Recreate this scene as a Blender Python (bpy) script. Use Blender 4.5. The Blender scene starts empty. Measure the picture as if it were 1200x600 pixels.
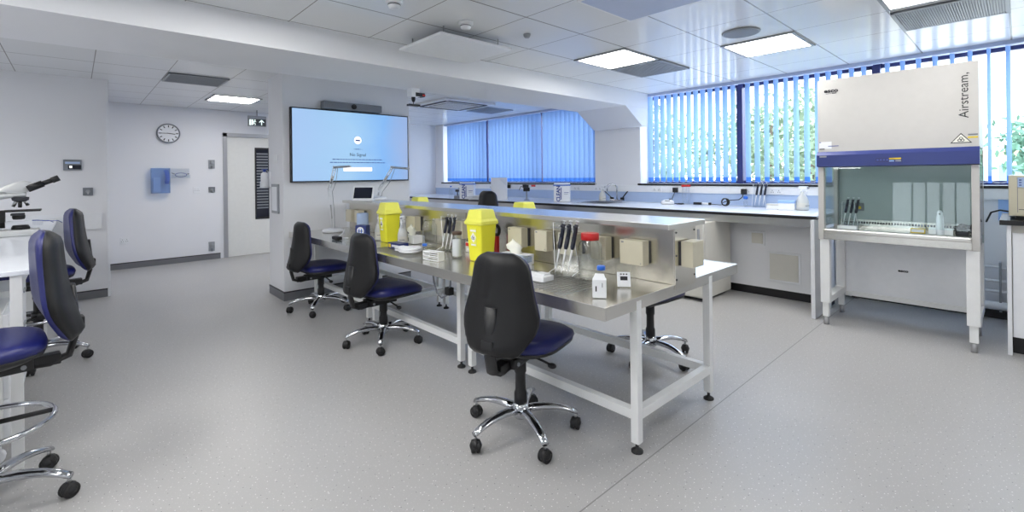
import bpy, bmesh, math, random
from mathutils import Vector, Matrix
random.seed(7)
PI = math.pi
C = bpy.context.scene.collection
# ------------------------------------------------------------------ camera
cam_d = bpy.data.cameras.new('camera'); cam = bpy.data.objects.new('camera', cam_d); C.objects.link(cam)
yaw, roll, F, CY = math.radians(-47.13), math.radians(-0.67), 552.0, 205.0
cw = Vector((math.sin(yaw), math.cos(yaw), 0)); crt = Vector((math.cos(yaw), -math.sin(yaw), 0))
cr = crt * math.cos(roll) + Vector((0, 0, 1)) * math.sin(roll); cu = cr.cross(cw)
M = Matrix((cr, cu, -cw)).transposed().to_4x4(); M.translation = Vector((0, 0, 1.31))
cam.matrix_world = M
cam_d.sensor_fit = 'HORIZONTAL'; cam_d.sensor_width = 36.0; cam_d.lens = 36.0 * F / 1200.0
cam_d.shift_y = -(300.0 - CY) / 1200.0; cam_d.clip_start = 0.05; cam_d.clip_end = 300
bpy.context.scene.camera = cam
# ------------------------------------------------------------------ world and exposure
W = bpy.data.worlds.new('world'); bpy.context.scene.world = W; W.use_nodes = True
bg = W.node_tree.nodes['Background']; bg.inputs[0].default_value = (0.84, 0.92, 1.0, 1); bg.inputs[1].default_value = 2.5
vs = bpy.context.scene.view_settings
bpy.context.scene.display_settings.display_device = 'sRGB'
vs.view_transform = 'Standard'; vs.look = 'None'; vs.gamma = 1.0; vs.use_curve_mapping = False; vs.exposure = 1.52
CEILING_LIGHT = 7.5
SCREEN_LIGHT = 0.31
try:
    bpy.context.scene.cycles.use_denoising = True
    bpy.context.scene.cycles.max_bounces = 10; bpy.context.scene.cycles.diffuse_bounces = 6
    bpy.context.scene.cycles.transparent_max_bounces = 16
except Exception: pass

# ------------------------------------------------------------------ materials
def s2l(c): return tuple(((x/255)/12.92 if x/255 <= .04045 else (((x/255)+.055)/1.055)**2.4) for x in c)
def mat(name, rgb, rough=.5, metal=0.0, spec=.5, noise=None, bump=None, coat=0, emit=0, alpha=1, trans=0):
    m = bpy.data.materials.new(name); m.use_nodes = True
    nt = m.node_tree; b = nt.nodes['Principled BSDF']; col = s2l(rgb) + (1,)
    b.inputs['Base Color'].default_value = col; b.inputs['Roughness'].default_value = rough
    b.inputs['Metallic'].default_value = metal; b.inputs['Specular IOR Level'].default_value = spec
    b.inputs['Coat Weight'].default_value = coat; b.inputs['Coat Roughness'].default_value = .12
    b.inputs['Transmission Weight'].default_value = trans
    if emit: b.inputs['Emission Color'].default_value = col; b.inputs['Emission Strength'].default_value = emit
    tc = nt.nodes.new('ShaderNodeTexCoord')
    sc, amt = noise or (18, .04)
    n = nt.nodes.new('ShaderNodeTexNoise'); n.inputs['Scale'].default_value = sc; n.inputs['Detail'].default_value = 3
    nt.links.new(tc.outputs['Object'], n.inputs['Vector'])
    mx = nt.nodes.new('ShaderNodeMix'); mx.data_type = 'RGBA'; mx.blend_type = 'MIX'
    mx.inputs[6].default_value = tuple(x*(1-amt) for x in col[:3]) + (1,)
    mx.inputs[7].default_value = tuple(min(1, x*(1+amt)) for x in col[:3]) + (1,)
    nt.links.new(n.outputs['Fac'], mx.inputs[0]); nt.links.new(mx.outputs[2], b.inputs['Base Color'])
    if bump:
        n2 = nt.nodes.new('ShaderNodeTexNoise'); n2.inputs['Scale'].default_value = bump[0]
        nt.links.new(tc.outputs['Object'], n2.inputs['Vector'])
        bp = nt.nodes.new('ShaderNodeBump'); bp.inputs['Strength'].default_value = bump[1]; bp.inputs['Distance'].default_value = .002
        nt.links.new(n2.outputs['Fac'], bp.inputs['Height']); nt.links.new(bp.outputs[0], b.inputs['Normal'])
    return m
m_wall = mat('wall_paint', (231, 232, 236), .7, noise=(3, .02))
m_trimw = mat('trim_white', (232, 234, 238), .4)
m_skirt = mat('skirting_vinyl', (112, 113, 118), .5)
m_black = mat('black_edge', (22, 22, 26), .45)
m_powder = mat('white_powder_coat', (232, 233, 233), .4)
m_lam = mat('white_laminate', (226, 230, 238), .22)
m_cab = mat('cabinet_cream', (214, 212, 204), .45)
m_grey = mat('grey_metal', (150, 154, 160), .4)
m_midgrey = mat('mid_grey_plastic', (120, 124, 132), .45)
m_plastic = mat('black_plastic', (24, 24, 27), .42, bump=(900, .25))
m_shell = mat('black_shell', (22, 22, 24), .40, spec=.35, bump=(700, .4))
m_vinyl = mat('navy_vinyl', (21, 27, 94), .38, bump=(500, .2))
m_chrome = mat('chrome', (205, 207, 212), .12, 1.0)
m_alu = mat('brushed_aluminium', (190, 190, 192), .3, 1.0)
m_yellow = mat('yellow_plastic', (232, 228, 52), .42)
m_yellid = mat('yellow_lid', (234, 233, 96), .42)
m_beige = mat('beige_plastic', (204, 198, 176), .45)
m_red = mat('red_plastic', (200, 30, 32), .4)
m_blue = mat('blue_plastic', (40, 110, 215), .4)
m_navy = mat('navy_paint', (40, 54, 118), .35)
m_navyl = mat('navy_paint_light', (66, 88, 160), .35)
m_mullion = mat('dark_blue_frame', (44, 50, 104), .4)
m_pelmet = mat('pelmet_blue', (186, 198, 228), .5)
m_paper = mat('white_paper', (236, 238, 242), .7)
m_text = mat('black_print', (30, 30, 36), .6)
m_bluetext = mat('blue_print', (45, 70, 150), .6)
m_brown = mat('brown_lid', (88, 70, 58), .5)
m_lblue = mat('light_blue_board', (150, 185, 235), .5)
m_lbroll = mat('pale_blue_paper', (176, 196, 228), .8)
m_tissue = mat('tissue', (236, 236, 226), .9)
m_hood = mat('hood_enamel', (194, 192, 189), .35)
m_hoodin = mat('hood_inside', (172, 184, 184), .35)
m_dark = mat('dark_recess', (62, 64, 70), .7)
m_door = mat('door_paint', (226, 226, 222), .45)
m_rubber = mat('rubber', (24, 24, 26), .6)
m_leafA = mat('leaf_green', (112, 132, 108), .7, noise=(1.5, .45))
m_leafB = mat('pine_green', (98, 136, 116), .7, noise=(1.5, .3))
m_bark = mat('bark', (96, 84, 74), .9)
m_stone = mat('pale_stone', (226, 222, 214), .8)
m_roofb = mat('roof_edge', (190, 160, 130), .8)
m_pane = mat('far_window', (120, 150, 200), .2)
m_micro = mat('microscope_enamel', (214, 216, 216), .35)
m_cyl = mat('label_yellow', (228, 200, 40), .5)
m_sign = mat('sign_dark', (56, 62, 66), .4)
m_signl = mat('sign_glow', (225, 240, 235), .4, emit=.3)
m_handle = mat('pipette_navy', (26, 30, 48), .4)
m_blackglass = mat('black_glass', (30, 34, 48), .1)

def glass(name, tint=(1, 1, 1), gloss=.08, rough=.02, edge=3.5):
    m = bpy.data.materials.new(name); m.use_nodes = True; nt = m.node_tree
    for n in list(nt.nodes):
        if n.type != 'OUTPUT_MATERIAL': nt.nodes.remove(n)
    out = [n for n in nt.nodes if n.type == 'OUTPUT_MATERIAL'][0]
    t = nt.nodes.new('ShaderNodeBsdfTransparent'); t.inputs[0].default_value = tint + (1,)
    g = nt.nodes.new('ShaderNodeBsdfGlossy'); g.inputs['Roughness'].default_value = rough
    lw = nt.nodes.new('ShaderNodeLayerWeight'); lw.inputs[0].default_value = .5
    pw = nt.nodes.new('ShaderNodeMath'); pw.operation = 'POWER'; pw.inputs[1].default_value = edge; nt.links.new(lw.outputs['Facing'], pw.inputs[0])
    ad = nt.nodes.new('ShaderNodeMath'); ad.operation = 'MULTIPLY_ADD'; ad.inputs[1].default_value = .6; ad.inputs[2].default_value = gloss + .035; ad.use_clamp = True
    nt.links.new(pw.outputs[0], ad.inputs[0])
    mx = nt.nodes.new('ShaderNodeMixShader'); nt.links.new(ad.outputs[0], mx.inputs[0])
    nt.links.new(t.outputs[0], mx.inputs[1]); nt.links.new(g.outputs[0], mx.inputs[2]); nt.links.new(mx.outputs[0], out.inputs[0])
    return m
m_glass = glass('clear_glass', (.90, .92, .92), .05, .04, 1.7)
m_wglass = glass('window_glass', (.97, .99, 1), .0)
m_sash = glass('sash_glass', (.92, .97, .965), -.015, .01)
m_clearp = glass('clear_plastic', (.94, .955, .97), .015, .08, 2.4)
m_acrylic = glass('blue_acrylic', (.80, .89, 1.0), .10, .08)

def emis(name, rgb, s):
    m = bpy.data.materials.new(name); m.use_nodes = True; nt = m.node_tree
    b = nt.nodes['Principled BSDF']; b.inputs['Base Color'].default_value = (.8, .8, .8, 1)
    b.inputs['Emission Color'].default_value = tuple(rgb) + (1,); b.inputs['Emission Strength'].default_value = s
    return m
m_panel = emis('light_diffuser', (1.0, 0.985, 0.95), CEILING_LIGHT)

# brushed steel
def steel(name, base, rough, scale):
    m = bpy.data.materials.new(name); m.use_nodes = True; nt = m.node_tree; b = nt.nodes['Principled BSDF']
    b.inputs['Metallic'].default_value = .96; b.inputs['Base Color'].default_value = s2l(base) + (1,)
    tc = nt.nodes.new('ShaderNodeTexCoord'); mp = nt.nodes.new('ShaderNodeMapping'); mp.inputs['Scale'].default_value = scale
    n = nt.nodes.new('ShaderNodeTexNoise'); n.inputs['Scale'].default_value = 6; n.inputs['Detail'].default_value = 5
    nt.links.new(tc.outputs['Object'], mp.inputs[0]); nt.links.new(mp.outputs[0], n.inputs['Vector'])
    mr = nt.nodes.new('ShaderNodeMapRange'); mr.inputs[3].default_value = rough - .03; mr.inputs[4].default_value = rough + .05
    nt.links.new(n.outputs['Fac'], mr.inputs[0]); nt.links.new(mr.outputs[0], b.inputs['Roughness'])
    n2 = nt.nodes.new('ShaderNodeTexNoise'); n2.inputs['Scale'].default_value = 2.2; nt.links.new(tc.outputs['Object'], n2.inputs['Vector'])
    bp = nt.nodes.new('ShaderNodeBump'); bp.inputs['Strength'].default_value = .10; bp.inputs['Distance'].default_value = .004
    nt.links.new(n2.outputs['Fac'], bp.inputs['Height']); nt.links.new(bp.outputs[0], b.inputs['Normal'])
    return m
m_steel = steel('brushed_steel', (222, 220, 214), .24, (2, 60, 60))
m_steelv = steel('brushed_steel_panel', (220, 216, 205), .24, (60, 60, 2))

# speckled vinyl floor
def floor_mat():
    m = bpy.data.materials.new('speckled_vinyl'); m.use_nodes = True; nt = m.node_tree; b = nt.nodes['Principled BSDF']
    tc = nt.nodes.new('ShaderNodeTexCoord')
    n = nt.nodes.new('ShaderNodeTexNoise'); n.inputs['Scale'].default_value = 1.3; n.inputs['Detail'].default_value = 4
    nt.links.new(tc.outputs['Object'], n.inputs['Vector'])
    base = nt.nodes.new('ShaderNodeMix'); base.data_type = 'RGBA'
    base.inputs[6].default_value = s2l((166, 165, 165)) + (1,); base.inputs[7].default_value = s2l((175, 174, 174)) + (1,)
    nt.links.new(n.outputs['Fac'], base.inputs[0])
    prev = base.outputs[2]
    for sc, th, colr, rnd in ((25, .050, (232, 232, 230), 0), (14, .03, (100, 100, 104), 3.1), (42, .05, (202, 202, 202), 1.7)):
        mp = nt.nodes.new('ShaderNodeMapping'); mp.inputs['Location'].default_value = (rnd, rnd*2, 0)
        nt.links.new(tc.outputs['Object'], mp.inputs[0])
        v = nt.nodes.new('ShaderNodeTexVoronoi'); v.inputs['Scale'].default_value = sc; v.voronoi_dimensions = '2D'
        nt.links.new(mp.outputs[0], v.inputs['Vector'])
        lt = nt.nodes.new('ShaderNodeMath'); lt.operation = 'LESS_THAN'; lt.inputs[1].default_value = th
        nt.links.new(v.outputs['Distance'], lt.inputs[0])
        mx = nt.nodes.new('ShaderNodeMix'); mx.data_type = 'RGBA'; mx.inputs[7].default_value = s2l(colr) + (1,)
        nt.links.new(lt.outputs[0], mx.inputs[0]); nt.links.new(prev, mx.inputs[6]); prev = mx.outputs[2]
    sx = nt.nodes.new('ShaderNodeSeparateXYZ'); nt.links.new(tc.outputs['Object'], sx.inputs[0])
    cp = nt.nodes.new('ShaderNodeMath'); cp.operation = 'COMPARE'; cp.inputs[1].default_value = -1.17; cp.inputs[2].default_value = .003; nt.links.new(sx.outputs['X'], cp.inputs[0])
    mx = nt.nodes.new('ShaderNodeMix'); mx.data_type = 'RGBA'; mx.inputs[7].default_value = s2l((128, 126, 126)) + (1,)
    nt.links.new(cp.outputs[0], mx.inputs[0]); nt.links.new(prev, mx.inputs[6]); prev = mx.outputs[2]
    nt.links.new(prev, b.inputs['Base Color']); b.inputs['Roughness'].default_value = .38
    b.inputs['Specular IOR Level'].default_value = .45
    return m
m_floor = floor_mat()

def tile_mat(name, ox, px, oy, py, rgb=(226, 228, 231), wide=.0035):
    m = bpy.data.materials.new(name); m.use_nodes = True; nt = m.node_tree; b = nt.nodes['Principled BSDF']
    tc = nt.nodes.new('ShaderNodeTexCoord'); sx = nt.nodes.new('ShaderNodeSeparateXYZ'); nt.links.new(tc.outputs['Object'], sx.inputs[0])
    outs = []
    for ax, o, p, w in (('X', ox, px, wide*1.6), ('Y', oy, py, wide)):
        a = nt.nodes.new('ShaderNodeMath'); a.operation = 'SUBTRACT'; a.inputs[1].default_value = o; nt.links.new(sx.outputs[ax], a.inputs[0])
        d = nt.nodes.new('ShaderNodeMath'); d.operation = 'DIVIDE'; d.inputs[1].default_value = p; nt.links.new(a.outputs[0], d.inputs[0])
        f = nt.nodes.new('ShaderNodeMath'); f.operation = 'FRACT'; nt.links.new(d.outputs[0], f.inputs[0])
        l = nt.nodes.new('ShaderNodeMath'); l.operation = 'LESS_THAN'; l.inputs[1].default_value = w/p*2; nt.links.new(f.outputs[0], l.inputs[0]); outs.append(l.outputs[0])
    mxm = nt.nodes.new('ShaderNodeMath'); mxm.operation = 'MAXIMUM'; nt.links.new(outs[0], mxm.inputs[0]); nt.links.new(outs[1], mxm.inputs[1])
    mx = nt.nodes.new('ShaderNodeMix'); mx.data_type = 'RGBA'; mx.inputs[6].default_value = s2l(rgb) + (1,); mx.inputs[7].default_value = s2l((120, 118, 116)) + (1,)
    nt.links.new(mxm.outputs[0], mx.inputs[0]); nt.links.new(mx.outputs[2], b.inputs['Base Color'])
    b.inputs['Roughness'].default_value = .35; b.inputs['Coat Weight'].default_value = .35; b.inputs['Coat Roughness'].default_value = .1
    return m
m_tileA = tile_mat('ceiling_tiles_main', -1.213, .585, 2.357, .6135)
m_tileB = tile_mat('ceiling_tiles_rear', -5.4, .585, .72, .58)

def blind_mat(name, rgb, tr):
    m = bpy.data.materials.new(name); m.use_nodes = True; nt = m.node_tree
    for n in list(nt.nodes):
        if n.type != 'OUTPUT_MATERIAL': nt.nodes.remove(n)
    out = [n for n in nt.nodes if n.type == 'OUTPUT_MATERIAL'][0]
    tc = nt.nodes.new('ShaderNodeTexCoord'); nz = nt.nodes.new('ShaderNodeTexNoise'); nz.inputs['Scale'].default_value = 60; nt.links.new(tc.outputs['Object'], nz.inputs['Vector'])
    mc = nt.nodes.new('ShaderNodeMix'); mc.data_type = 'RGBA'; l = s2l(rgb); mc.inputs[6].default_value = tuple(x*.9 for x in l) + (1,); mc.inputs[7].default_value = tuple(min(1, x*1.06) for x in l) + (1,)
    nt.links.new(nz.outputs['Fac'], mc.inputs[0])
    d = nt.nodes.new('ShaderNodeBsdfDiffuse'); t = nt.nodes.new('ShaderNodeBsdfTranslucent')
    nt.links.new(mc.outputs[2], d.inputs[0]); nt.links.new(mc.outputs[2], t.inputs[0])
    mx = nt.nodes.new('ShaderNodeMixShader'); mx.inputs[0].default_value = tr
    nt.links.new(d.outputs[0], mx.inputs[1]); nt.links.new(t.outputs[0], mx.inputs[2]); nt.links.new(mx.outputs[0], out.inputs[0])
    return m
m_blind = blind_mat('blue_blind_fabric', (160, 193, 240), .46)
m_blindf = blind_mat('blue_blind_fabric_closed', (150, 184, 236), .27)
m_weight = blind_mat('blind_weight', (84, 140, 228), .35)

def screen_mat():
    m = bpy.data.materials.new('screen_picture'); m.use_nodes = True; nt = m.node_tree; b = nt.nodes['Principled BSDF']
    tc = nt.nodes.new('ShaderNodeTexCoord'); sx = nt.nodes.new('ShaderNodeSeparateXYZ'); nt.links.new(tc.outputs['Generated'], sx.inputs[0])
    cr_ = nt.nodes.new('ShaderNodeValToRGB'); e = cr_.color_ramp.elements
    e[0].position = 0; e[0].color = s2l((172, 208, 252)) + (1,); e[1].position = 1; e[1].color = s2l((160, 184, 228)) + (1,)
    x1 = cr_.color_ramp.elements.new(.45); x1.color = s2l((168, 214, 253)) + (1,)
    x2 = cr_.color_ramp.elements.new(.75); x2.color = s2l((132, 190, 253)) + (1,)
    n = nt.nodes.new('ShaderNodeTexNoise'); n.inputs['Scale'].default_value = 2.5; nt.links.new(tc.outputs['Generated'], n.inputs['Vector'])
    ad = nt.nodes.new('ShaderNodeMath'); ad.operation = 'MULTIPLY_ADD'; ad.inputs[1].default_value = .35; nt.links.new(n.outputs['Fac'], ad.inputs[0])
    su = nt.nodes.new('ShaderNodeMath'); su.operation = 'SUBTRACT'; su.inputs[1].default_value = .17; nt.links.new(sx.outputs['Y'], su.inputs[0]); nt.links.new(su.outputs[0], ad.inputs[2])
    nt.links.new(ad.outputs[0], cr_.inputs[0]); nt.links.new(cr_.outputs[0], b.inputs['Emission Color'])
    b.inputs['Emission Strength'].default_value = SCREEN_LIGHT; b.inputs['Base Color'].default_value = (.02, .02, .03, 1); b.inputs['Roughness'].default_value = .35
    return m
m_screen = screen_mat()
m_btn = emis('screen_white', (1, 1, 1), .34)

# ------------------------------------------------------------------ mesh helpers
class MB:
    def __init__(s): s.bm = bmesh.new(); s.mats = []
    def mi(s, m):
        if m not in s.mats: s.mats.append(m)
        return s.mats.index(m)
    def _set(s, faces, m, smooth=False):
        i = s.mi(m)
        for f in faces: f.material_index = i; f.smooth = smooth
    def box(s, x0, x1, y0, y1, z0, z1, m, bev=0, mtx=None):
        x0, x1 = sorted((x0, x1)); y0, y1 = sorted((y0, y1)); z0, z1 = sorted((z0, z1))
        v = [s.bm.verts.new(p) for p in ((x0,y0,z0),(x1,y0,z0),(x1,y1,z0),(x0,y1,z0),(x0,y0,z1),(x1,y0,z1),(x1,y1,z1),(x0,y1,z1))]
        fs = [s.bm.faces.new([v[i] for i in q]) for q in ((0,3,2,1),(4,5,6,7),(0,1,5,4),(1,2,6,5),(2,3,7,6),(3,0,4,7))]
        s._set(fs, m)
        if bev:
            es = list({e for f in fs for e in f.edges})
            r = bmesh.ops.bevel(s.bm, geom=es, offset=bev, segments=2, affect='EDGES', profile=.7)
            s._set(r['faces'], m, False); v = list({w for f in r['faces'] for w in f.verts} | {w for w in v if w.is_valid})
        if mtx is not None: bmesh.ops.transform(s.bm, matrix=mtx, verts=[w for w in v if w.is_valid])
        return s
    def lathe(s, prof, m, c=(0, 0, 0), n=20, cap=True, mtx=None, smooth=True):
        rings = []; allv = []
        for r, z in prof:
            ring = [s.bm.verts.new((c[0] + r*math.cos(2*PI*k/n), c[1] + r*math.sin(2*PI*k/n), c[2] + z)) for k in range(n)]
            rings.append(ring); allv += ring
        fs = []
        for a, b in zip(rings, rings[1:]):
            for k in range(n): fs.append(s.bm.faces.new((a[k], a[(k+1) % n], b[(k+1) % n], b[k])))
        s._set(fs, m, smooth)
        if cap:
            f2 = [s.bm.faces.new(list(reversed(rings[0]))), s.bm.faces.new(rings[-1])]; s._set(f2, m, False)
        if mtx is not None: bmesh.ops.transform(s.bm, matrix=mtx, verts=allv)
        return s
    def tube(s, pts, r, m, n=10, close=False, smooth=True, r2=None, cap=True):
        pts = [Vector(p) for p in pts]; rings = []; L = len(pts)
        up = Vector((0, 0, 1)); last = None
        for i, p in enumerate(pts):
            if close: t = pts[(i+1) % L] - pts[i-1]
            else: t = (pts[min(i+1, L-1)] - pts[max(i-1, 0)])
            t.normalize()
            if last is None:
                a = t.cross(up)
                if a.length < .2: a = t.cross(Vector((1, 0, 0)))
            else: a = last - t*last.dot(t)
            a.normalize(); last = a; b = t.cross(a)
            rr = r if r2 is None else r + (r2 - r)*i/(L-1)
            rx, ry = rr if isinstance(rr, tuple) else (rr, rr)
            rings.append([s.bm.verts.new(p + a*rx*math.cos(2*PI*k/n) + b*ry*math.sin(2*PI*k/n)) for k in range(n)])
        fs = []; rng = range(L if close else L-1)
        for i in rng:
            a, b = rings[i], rings[(i+1) % L]
            for k in range(n): fs.append(s.bm.faces.new((a[k], a[(k+1) % n], b[(k+1) % n], b[k])))
        s._set(fs, m, smooth)
        if not close and cap: s._set([s.bm.faces.new(list(reversed(rings[0]))), s.bm.faces.new(rings[-1])], m)
        return s
    def cyl(s, p0, p1, r, m, n=14, r2=None):
        return s.tube([p0, p1], r, m, n=n, r2=r2)
    def loft(s, rings, m, smooth=True, cap=True, close=True):
        vr = [[s.bm.verts.new(p) for p in ring] for ring in rings]; fs = []; n = len(vr[0])
        for a, b in zip(vr, vr[1:]):
            for k in range(n if close else n-1): fs.append(s.bm.faces.new((a[k], a[(k+1) % n], b[(k+1) % n], b[k])))
        s._set(fs, m, smooth)
        if cap: s._set([s.bm.faces.new(list(reversed(vr[0]))), s.bm.faces.new(vr[-1])], m, smooth)
        return s
    def poly(s, pts, m): s._set([s.bm.faces.new([s.bm.verts.new(p) for p in pts])], m); return s
    def prism(s, pts, vec, m):
        a = [s.bm.verts.new(p) for p in pts]; b = [s.bm.verts.new(Vector(p) + Vector(vec)) for p in pts]; n = len(a)
        fs = [s.bm.faces.new(a), s.bm.faces.new(list(reversed(b)))] + [s.bm.faces.new((a[k], b[k], b[(k+1) % n], a[(k+1) % n])) for k in range(n)]
        s._set(fs, m); return s
    def sph(s, c, r, m, n=12, sc=(1, 1, 1)):
        ret = bmesh.ops.create_uvsphere(s.bm, u_segments=n, v_segments=max(6, n//2 + 2), radius=r)
        vv = ret['verts']
        for v in vv: v.co = Vector((v.co.x*sc[0] + c[0], v.co.y*sc[1] + c[1], v.co.z*sc[2] + c[2]))
        s._set({f for v in vv for f in v.link_faces}, m, True); return s
    def build(s, name, parent=None, loc=None, rotz=None, tag=None):
        bmesh.ops.recalc_face_normals(s.bm, faces=s.bm.faces)
        me = bpy.data.meshes.new(name); s.bm.to_mesh(me); s.bm.free()
        for m in s.mats: me.materials.append(m)
        o = bpy.data.objects.new(name, me); C.objects.link(o)
        if parent is not None: o.parent = parent
        if loc is not None: o.location = loc
        if rotz is not None: o.rotation_euler = (0, 0, rotz)
        if tag: settag(o, *tag)
        return o
def settag(o, label=None, cat=None, group=None, kind=None):
    if label: o['label'] = label
    if cat: o['category'] = cat
    if group: o['group'] = group
    if kind: o['kind'] = kind
    return o
def thing(name, label, cat, loc=(0, 0, 0), rotz=0, group=None):
    o = bpy.data.objects.new(name, None); C.objects.link(o); o.empty_display_size = .05
    o.location = loc; o.rotation_euler = (0, 0, rotz); return settag(o, label, cat, group)
def kids(o): return [c for c in bpy.data.objects if c.parent == o]
def dup(o, label=None, loc=None, rotz=None, parent=None):
    c = o.copy(); C.objects.link(c); c.parent = parent
    if loc is not None: c.location = loc
    if rotz is not None: c.rotation_euler = (0, 0, rotz)
    if label: c['label'] = label
    for k in kids(o): dup(k, parent=c)
    return c
def struct(name, mb, label=None, cat=None, parent=None):
    o = mb.build(name, parent)
    if parent is None: o['kind'] = 'structure'; settag(o, label, cat)
    return o
def text_mesh(name, body, size, m, mtx, parent, align='CENTER', extrude=.0006, space=1.0, xs=1.0, bold=0):
    cu_ = bpy.data.curves.new(name, 'FONT'); cu_.body = body; cu_.size = size; cu_.align_x = align; cu_.align_y = 'CENTER'
    cu_.extrude = extrude; cu_.offset = bold; cu_.space_character = space; cu_.resolution_u = 2
    t = bpy.data.objects.new(name + '_curve', cu_); C.objects.link(t)
    dg = bpy.context.evaluated_depsgraph_get(); me = bpy.data.meshes.new_from_object(t.evaluated_get(dg)); bpy.data.objects.remove(t)
    me.materials.clear(); me.materials.append(m); me.transform(mtx @ Matrix.Diagonal((xs, 1, 1, 1)))
    o = bpy.data.objects.new(name, me); C.objects.link(o); o.parent = parent; return o
def Mface(origin, xdir, ydir):      # text plane: x along xdir, y along ydir
    x = Vector(xdir).normalized(); y = Vector(ydir).normalized(); z = x.cross(y)
    m = Matrix((x, y, z)).transposed().to_4x4(); m.translation = Vector(origin); return m
def T(x, y, z): return Matrix.Translation((x, y, z))
def RZ(a): return Matrix.Rotation(a, 4, 'Z')
def RX(a): return Matrix.Rotation(a, 4, 'X')
def RY(a): return Matrix.Rotation(a, 4, 'Y')

# ------------------------------------------------------------------ structure
ZC = 2.43; WY = 5.95; XL = -6.98; XC = -8.92
mb = MB(); mb.box(-9.1, 3.6, -5.1, 6.25, -.12, 0, m_floor); struct('floor', mb, 'grey speckled vinyl floor of the laboratory', 'floor')
mb = MB(); mb.box(-3.58, 3.6, -5.1, 6.2, ZC, ZC+.1, m_tileA); struct('ceiling', mb, 'white tiled suspended ceiling over the steel bench', 'ceiling')
mb = MB(); mb.box(-9.1, -4.41, -5.1, 6.2, ZC, ZC+.1, m_tileB); struct('ceiling', mb, 'white tiled suspended ceiling behind the beam by the door', 'ceiling')
mb = MB(); mb.box(-4.41, -3.57, -5.1, WY, 2.224, ZC+.1, m_wall); struct('trim_1', mb, 'wide white boxed ceiling beam crossing above the steel bench', 'beam')
mb = MB(); mb.prism([(-3.575, 5.40, 2.228), (-3.575, 5.80, 1.975), (-3.575, WY, 1.975), (-3.575, WY, 2.228)], (-.83, 0, 0), m_wall)
struct('trim_2', mb, 'sloped white haunch under the beam end against the window wall', 'beam bracket')
mb = MB(); mb.box(XL-.1, XL, -5.1, .17, 0, ZC, m_wall); struct('wall_left', mb, 'pale wall behind the microscope bench', 'wall')
mb = MB(); mb.box(XC, XL, .17, .27, 0, ZC, m_wall); struct('wall_return', mb, 'narrow wall return beside the clock wall', 'wall')
# clock wall with a door opening y 1.80 .. 2.75
DY0, DY1, DZ = 1.80, 2.72, 2.03
mb = MB()
mb.box(XC-.1, XC, .05, DY0, 0, ZC, m_wall).box(XC-.1, XC, DY1, 6.25, 0, ZC, m_wall).box(XC-.1, XC, DY0, DY1, DZ, ZC, m_wall)
mb.box(XC-.14, XC-.1, DY0-.2, DY1+.2, 0, ZC, m_dark)  # dark backing added behind the door to stop outside light leaking in
struct('wall_far', mb, 'white far wall carrying the clock and the door', 'wall')
mb = MB(); mb.box(-5.81, -5.31, 1.62, 3.14, 0, ZC, m_wall); struct('wall_screen', mb, 'white free-standing wall block that carries the large screen', 'wall')
mb = MB(); mb.box(3.5, 3.6, -5.1, 6.25, 0, ZC, m_wall); struct('wall_right', mb, 'white side wall', 'wall')
# window wall
W1, W2 = (-8.63, -4.50), (-3.70, 1.75)
SZ = 1.155
mb = MB()
mb.box(-9.1, 3.6, WY, 6.25, 0, SZ, m_wall).box(-9.1, W1[0], WY, 6.25, SZ, ZC, m_wall).box(W1[1], W2[0], WY, 6.25, SZ, ZC, m_wall).box(W2[1], 3.6, WY, 6.25, SZ, ZC, m_wall)
struct('wall_window', mb, 'white wall below and between the two window bands', 'wall')
mb = MB(); mb.box(XL-.1, 3.6, -5.2, -5.1, 0, .95, m_wall).box(XL-.1, 3.6, -5.2, -5.1, 2.3, ZC, m_wall).box(XL-.1, -2.1, -5.2, -5.1, .95, 2.3, m_wall).box(-.75, 3.6, -5.2, -5.1, .95, 2.3, m_wall).box(-1.75, -1.72, -5.2, -5.1, .95, 2.3, m_wall).box(-1.5, -1.47, -5.2, -5.1, .95, 2.3, m_wall).box(-1.25, -1.2, -5.2, -5.1, .95, 2.3, m_wall).box(-1.0, -.97, -5.2, -5.1, .95, 2.3, m_wall)
struct('wall_rear', mb, 'white wall with windows behind the photographer', 'wall')
for i, (a, b) in enumerate((W1, W2)):
    t = bpy.data.objects.new('window_%d' % (i+1), None); C.objects.link(t); t['kind'] = 'structure'
    t['label'] = ('wide window band on the far side of the beam', 'wide window band on the near side behind the safety cabinet')[i]; t['category'] = 'window'
    f = MB(); f.box(a, b, 6.17, 6.23, SZ, SZ+.05, m_mullion).box(a, b, 6.17, 6.23, ZC-.05, ZC, m_mullion)
    f.box(a, a+.05, 6.17, 6.23, SZ, ZC, m_mullion).box(b-.05, b, 6.17, 6.23, SZ, ZC, m_mullion)
    for x in ((-7.35, -5.86) if i == 0 else (-2.39, -1.01, .35)): f.box(x-.035, x+.035, 6.13, 6.23, SZ, ZC, m_mullion)
    f.build('window_frame', t)
    g = MB(); g.box(a+.04, b-.04, 6.197, 6.203, SZ+.04, ZC-.04, m_wglass); g.build('glass_pane', t)
    s_ = MB(); s_.box(a-.02, b+.02, 5.915, 6.18, SZ-.005, SZ+.012, m_grey); s_.box(a-.02, b+.02, 5.905, 5.915, SZ-.014, SZ+.012, m_black)
    s_.build('window_sill', t)
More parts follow.
